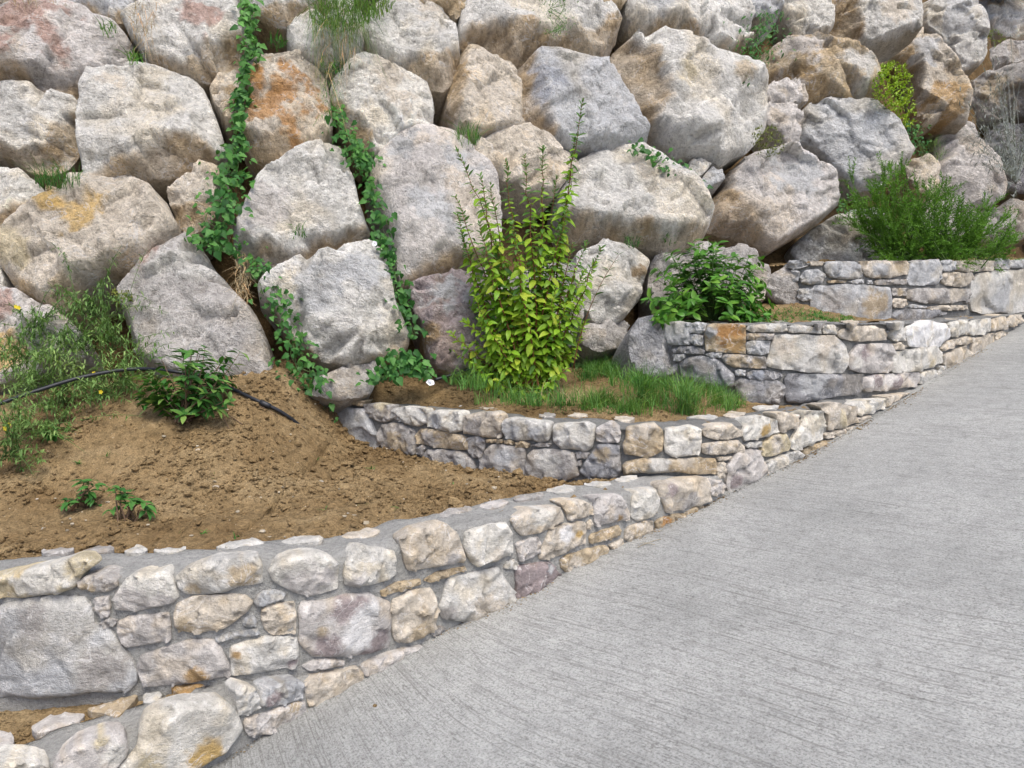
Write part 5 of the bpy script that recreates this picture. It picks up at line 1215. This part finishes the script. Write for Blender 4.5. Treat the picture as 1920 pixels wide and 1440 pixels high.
for _ in range(26):
    p = at_y(608 + rg.normal(0, 14), 770 + rg.uniform(-30, 50), rg.uniform(4.7, 4.85)); vine_leaf.add(int(rg.integers(0, 3)), p, np.array([rg.normal(0, .6), -.4, -.5]), np.array([0, -.6, .8]) + rg.normal(0, .2, 3), rg.uniform(.4, .8))
vine_leaf.build(rt, [(g, M['leaf_vine'], (1, 1, 1)) for g in heart])
v, f = tube(bez(at_y(610, 755, 4.8), at_y(600, 790, 4.74), at_y(622, 838, 4.7), 10), np.full(10, .002), 4); mesh_obj('stem', v, f, M['stem_green'], rt)

# ------------------------------------------------------------------ irrigation hose
hp = [(-120,800),(0,757),(75,731),(160,706),(250,692),(330,697),(400,714),(480,750),(530,774),(575,796)]
hq = []
for x, y in hp:
    p = hit(soil2, x, y + 4, 1, 7); p = min(np.linalg.norm(p), 4.9) * p / np.linalg.norm(p); n_ = .20 if x < 270 else (.09 if x < 420 else .03); hq.append(p * (1 - n_ / np.linalg.norm(p)) + UP * .012)
hq[-1] = hq[-1] - UP * .04
hc = catmull(hq, 8)
root = empty('irrigation_hose', tuple(hq[4])); tag(root, 'black polythene irrigation hose lying over the clay mound', 'hose')
v, f = tube(hc, np.full(len(hc), .0105), 10); mesh_obj('tube', v, f, M['hose'], root)
ci = int(len(hc) * .79); v, f = tube(hc[ci:ci + 4], np.array([.015, .017, .017, .015]), 10); mesh_obj('coupling', v, f, M['hose'], root)
p1 = soil3(.0, 5.0); v, f = tube(catmull([at_y(815, 712, 4.95), at_y(850, 702, 5.0), at_y(885, 690, 5.02)], 5), np.full(11, .0105), 8)
o = mesh_obj('irrigation_hose', v, f, M['hose']); tag(o, 'short visible length of black hose left of the yellow-green shrub', 'hose')

# ------------------------------------------------------------------ clods, pebbles, litter
rg = np.random.default_rng(55)
ICO = None
def ico():
    t = (1 + 5 ** .5) / 2
    V = np.array([(-1,t,0),(1,t,0),(-1,-t,0),(1,-t,0),(0,-1,t),(0,1,t),(0,-1,-t),(0,1,-t),(t,0,-1),(t,0,1),(-t,0,-1),(-t,0,1)], float); V /= np.linalg.norm(V[0])
    F = np.array([(0,11,5),(0,5,1),(0,1,7),(0,7,10),(0,10,11),(1,5,9),(5,11,4),(11,10,2),(10,7,6),(7,1,8),(3,9,4),(3,4,2),(3,2,6),(3,6,8),(3,8,9),(4,9,5),(2,4,11),(6,2,10),(8,6,7),(9,8,1)])
    return V, F
IV, IF = ico()
def scatter(name, label, P, S, mat, tint, seed, flat=.7):
    rg = np.random.default_rng(seed); n = len(P); V = IV[None] * rg.uniform(.6, 1.3, (n, 12, 1)) * np.asarray(S)[:, None, None] * np.stack([rg.uniform(.7, 1.3, n), rg.uniform(.7, 1.3, n), rg.uniform(.5, .9, n) * flat], 1)[:, None]
    a = rg.uniform(0, 6.28, n); ca, sa = np.cos(a)[:, None], np.sin(a)[:, None]
    V = np.stack([V[..., 0] * ca - V[..., 1] * sa, V[..., 0] * sa + V[..., 1] * ca, V[..., 2]], -1) + np.asarray(P)[:, None]
    F = (IF[None] + 12 * np.arange(n)[:, None, None]).reshape(-1, 3)
    col = np.repeat(np.asarray(tint)[None] * rg.uniform(.7, 1.3, (n, 1)), 12, 0)
    o = mesh_obj(name, V.reshape(-1, 3), F, mat, None, False, col); tag(o, label, kind='stuff'); return o
def bed_pts(n, xr, fn, ylo, yhi, gain=None):
    x = rg.uniform(*xr, n * 8); lo = np.array([ylo(a) for a in np.linspace(*xr, 200)]); hi = np.array([yhi(a) for a in np.linspace(*xr, 200)]); g = np.linspace(*xr, 200)
    lo = np.interp(x, g, lo); hi = np.interp(x, g, hi); t = rg.random(len(x)); y = lo + (hi - lo) * t; k = hi > lo
    if gain is not None: k &= rg.random(len(x)) < gain(x, t)
    P = np.stack([x, y, np.zeros(len(x))], 1)[k][:n]; q = P.copy()
    P[:, 2] = fn(P[:, 0], P[:, 1]) + 1.25 * (.022 * fbm(q * 3.1, 4) + .022 * np.abs(fbm(q * 14 + 5, 4)))
    return P
Y2 = lambda x: float(wall_Y(2, x)) + .2
Y2e = lambda x: float(yb(x)) + .1 if x < -1.1 else float(wall_Y(3, x)) - .02
patchy = lambda x, t: (np.clip(.25 + 1.2 * fbm(np.stack([x * 1.7, t * 3.0, x * 0 + 3.0], 1), 3) + .9 * sstep(.75, 1, t) + .6 * sstep(.15, 0, t), .06, 1))
P = bed_pts(11000, (-2.6, .75), soil2, Y2, Y2e, patchy)
S_ = rg.gamma(1.3, .0036, len(P)) + .0022
P[:, 2] += S_ * .45
scatter('soil_crumbs', 'crumbled clay clods on the bare bed', P, S_, M['soil'], (1, 1, 1), 1, 1.1)
P = bed_pts(170, (-2.5, .7), soil2, Y2, Y2e)
scatter('pebbles', 'pale little pebbles scattered on the bare clay bed', P + [0, 0, .003], rg.gamma(1.6, .0030, len(P)) + .003, M['stone'], (.52, .45, .33), 2)
P = bed_pts(1600, (-2.0, -.8), soil1, lambda x: float(wall_Y(1, x)) + .17, lambda x: float(wall_Y(2, x)) - .02)
scatter('soil_crumbs', 'crumbled soil in the narrow bed of the lowest wall', P, rg.gamma(1.5, .0018, len(P)) + .0018, M['soil'], (1, 1, 1), 3)
P = bed_pts(1500, (-1.0, 1.2), soil3, lambda x: float(wall_Y(3, x)) + .3, lambda x: float(yb(x)))
scatter('soil_crumbs', 'clods and litter on the grassy bed', P, rg.gamma(1.6, .003, len(P)) + .003, M['soil'], (1, 1, 1), 4)
# tiny sprouts
spec = []
for px, py in [(603, 962), (742, 957), (594, 862), (395, 897), (668, 952), (210, 855), (440, 1012), (330, 1008), (380, 1003), (695, 880), (150, 870), (850, 915)]:
    b_ = hit(soil2, px, py)
    for _ in range(7): spec.append((b_ + np.r_[rg.normal(0, .012, 2), 0], np.r_[rg.normal(0, .9, 2), 0], rg.uniform(.015, .04), .004))
v, f, c = blades(spec, 9); tag(mesh_obj('weed_sprouts', v, f, M['leaf_vine'], None, False, c), 'tiny green sprouts scattered over the bare clay bed', kind='stuff')
# larger lumps one can point at
for i, (px, py, r, lab) in enumerate([(170, 935, .05, 'large lump of clay between the two seedlings'), (203, 825, .016, 'round pale clod below the small shrub'), (371, 846, .013, 'whitish pebble on the clay below the small shrub'), (405, 915, .013, 'pale flat pebble in the middle of the bare bed'), (508, 797, .017, 'clay clod beside the hose end'), (760, 940, .010, 'whitish pebble near the front wall on the right half of the bed')]):
    p = hit(soil2, px, py); q = np.random.default_rng(300 + i); V = []; 
    th = np.linspace(0, math.pi, 9); ph = np.linspace(0, 2 * math.pi, 14, endpoint=False); V = np.array([(math.sin(a) * math.cos(b), math.sin(a) * math.sin(b), math.cos(a)) for a in th for b in ph])
    V = V * (1 + .28 * fbm(V * 1.6 + i * 7, 4))[:, None] * np.array([1.15, 1, .75]) * r
    F = [[a * 14 + b, a * 14 + (b + 1) % 14, (a + 1) * 14 + (b + 1) % 14, (a + 1) * 14 + b] for a in range(8) for b in range(14)]
    cl = i in (0, 1, 4); o = mesh_obj('clay_clod' if cl else 'pebble', V + p + UP * r * .35, F, M['soil'] if cl else M['stone'], None, True, np.tile(np.array([.55, .47, .36]), (len(V), 1)), origin=p)
    tag(o, lab, 'clod' if cl else 'pebble')
# twigs by the small shrub
for i, (a, b_) in enumerate([((395, 770), (455, 800)), ((400, 765), (430, 808)), ((470, 762), (520, 785))]):
    p, q = hit(soil2, *a) + UP * .02, hit(soil2, *b_) + UP * .012; v, f = tube(bez(p, (p + q) / 2 + UP * .02, q, 8), np.linspace(.0035, .002, 8), 5)
    tag(mesh_obj('twig', v, f, M['twig']), ['dead twig pointing right from the small shrub', 'dead twig pointing forward from the small shrub', 'thin dead twig beside the hose coupling'][i], 'twig')
# blades of straw and a crumb on the concrete
for i, (a, b_) in enumerate([((1195, 1028), (1240, 1012)), ((1200, 1020), (1228, 1023))]):
    p, q = drive_hit(*a) + UP * .004, drive_hit(*b_) + UP * .004; v, f = tube(bez(p, (p + q) / 2 + UP * .006 + np.array([0, .01, 0]), q, 6), np.full(6, .0011), 4)
    tag(mesh_obj('straw', v, f, M['straw'], None, True, np.ones((len(v), 3))), ['longer straw lying on the concrete by the wall', 'shorter straw lying on the concrete by the wall'][i], 'straw')
p = drive_hit(703, 1325); V = IV * np.array([.009, .008, .006]) + p + UP * .004; tag(mesh_obj('crumb', V, IF, M['soil']), 'small dark crumb on the concrete', 'crumb')
# grit along the foot of the walls
q = np.random.default_rng(66); P = []
for _ in range(1500):
    i = q.uniform(24, len(EDGE) - 20); e = EDGE[int(i)] + (EDGE[int(i) + 1] - EDGE[int(i)]) * (i % 1); t = abs(q.normal(0, .012)) + .0; x, y = e[0] + .6 * t, e[1] - .8 * t; P.append((x, y, drive_z(x, y) + .002))
scatter('grit', 'grit and mortar crumbs along the foot of the walls', np.array(P), q.gamma(1.4, .0010, len(P)) + .0008, M['mortar_dark'], (1, 1, 1), 6)

ii = q.uniform(24, len(EDGE) - 20, 16000); e = EDGE[ii.astype(int)]; e = e + (EDGE[ii.astype(int) + 1] - e) * (ii % 1)[:, None]
e = e[q.random(16000) < np.clip(.25 + 1.6 * fbm(np.c_[e[:, 0] * 2.3, np.full(16000, .3), np.full(16000, 8.0)], 2), .02, 1)][:2600]
t = q.gamma(1.2, .014, len(e)); P = np.c_[e[:, 0] + .6 * t, e[:, 1] - .8 * t, np.zeros(len(e))]; P[:, 2] = drive_z(P[:, 0], P[:, 1]) + .0015
scatter('washed_soil', 'thin drifts of soil crumbs on the concrete along the wall foot', np.array(P), q.gamma(1.3, .0011, len(P)) + .0008, M['soil'], (1, 1, 1), 7)
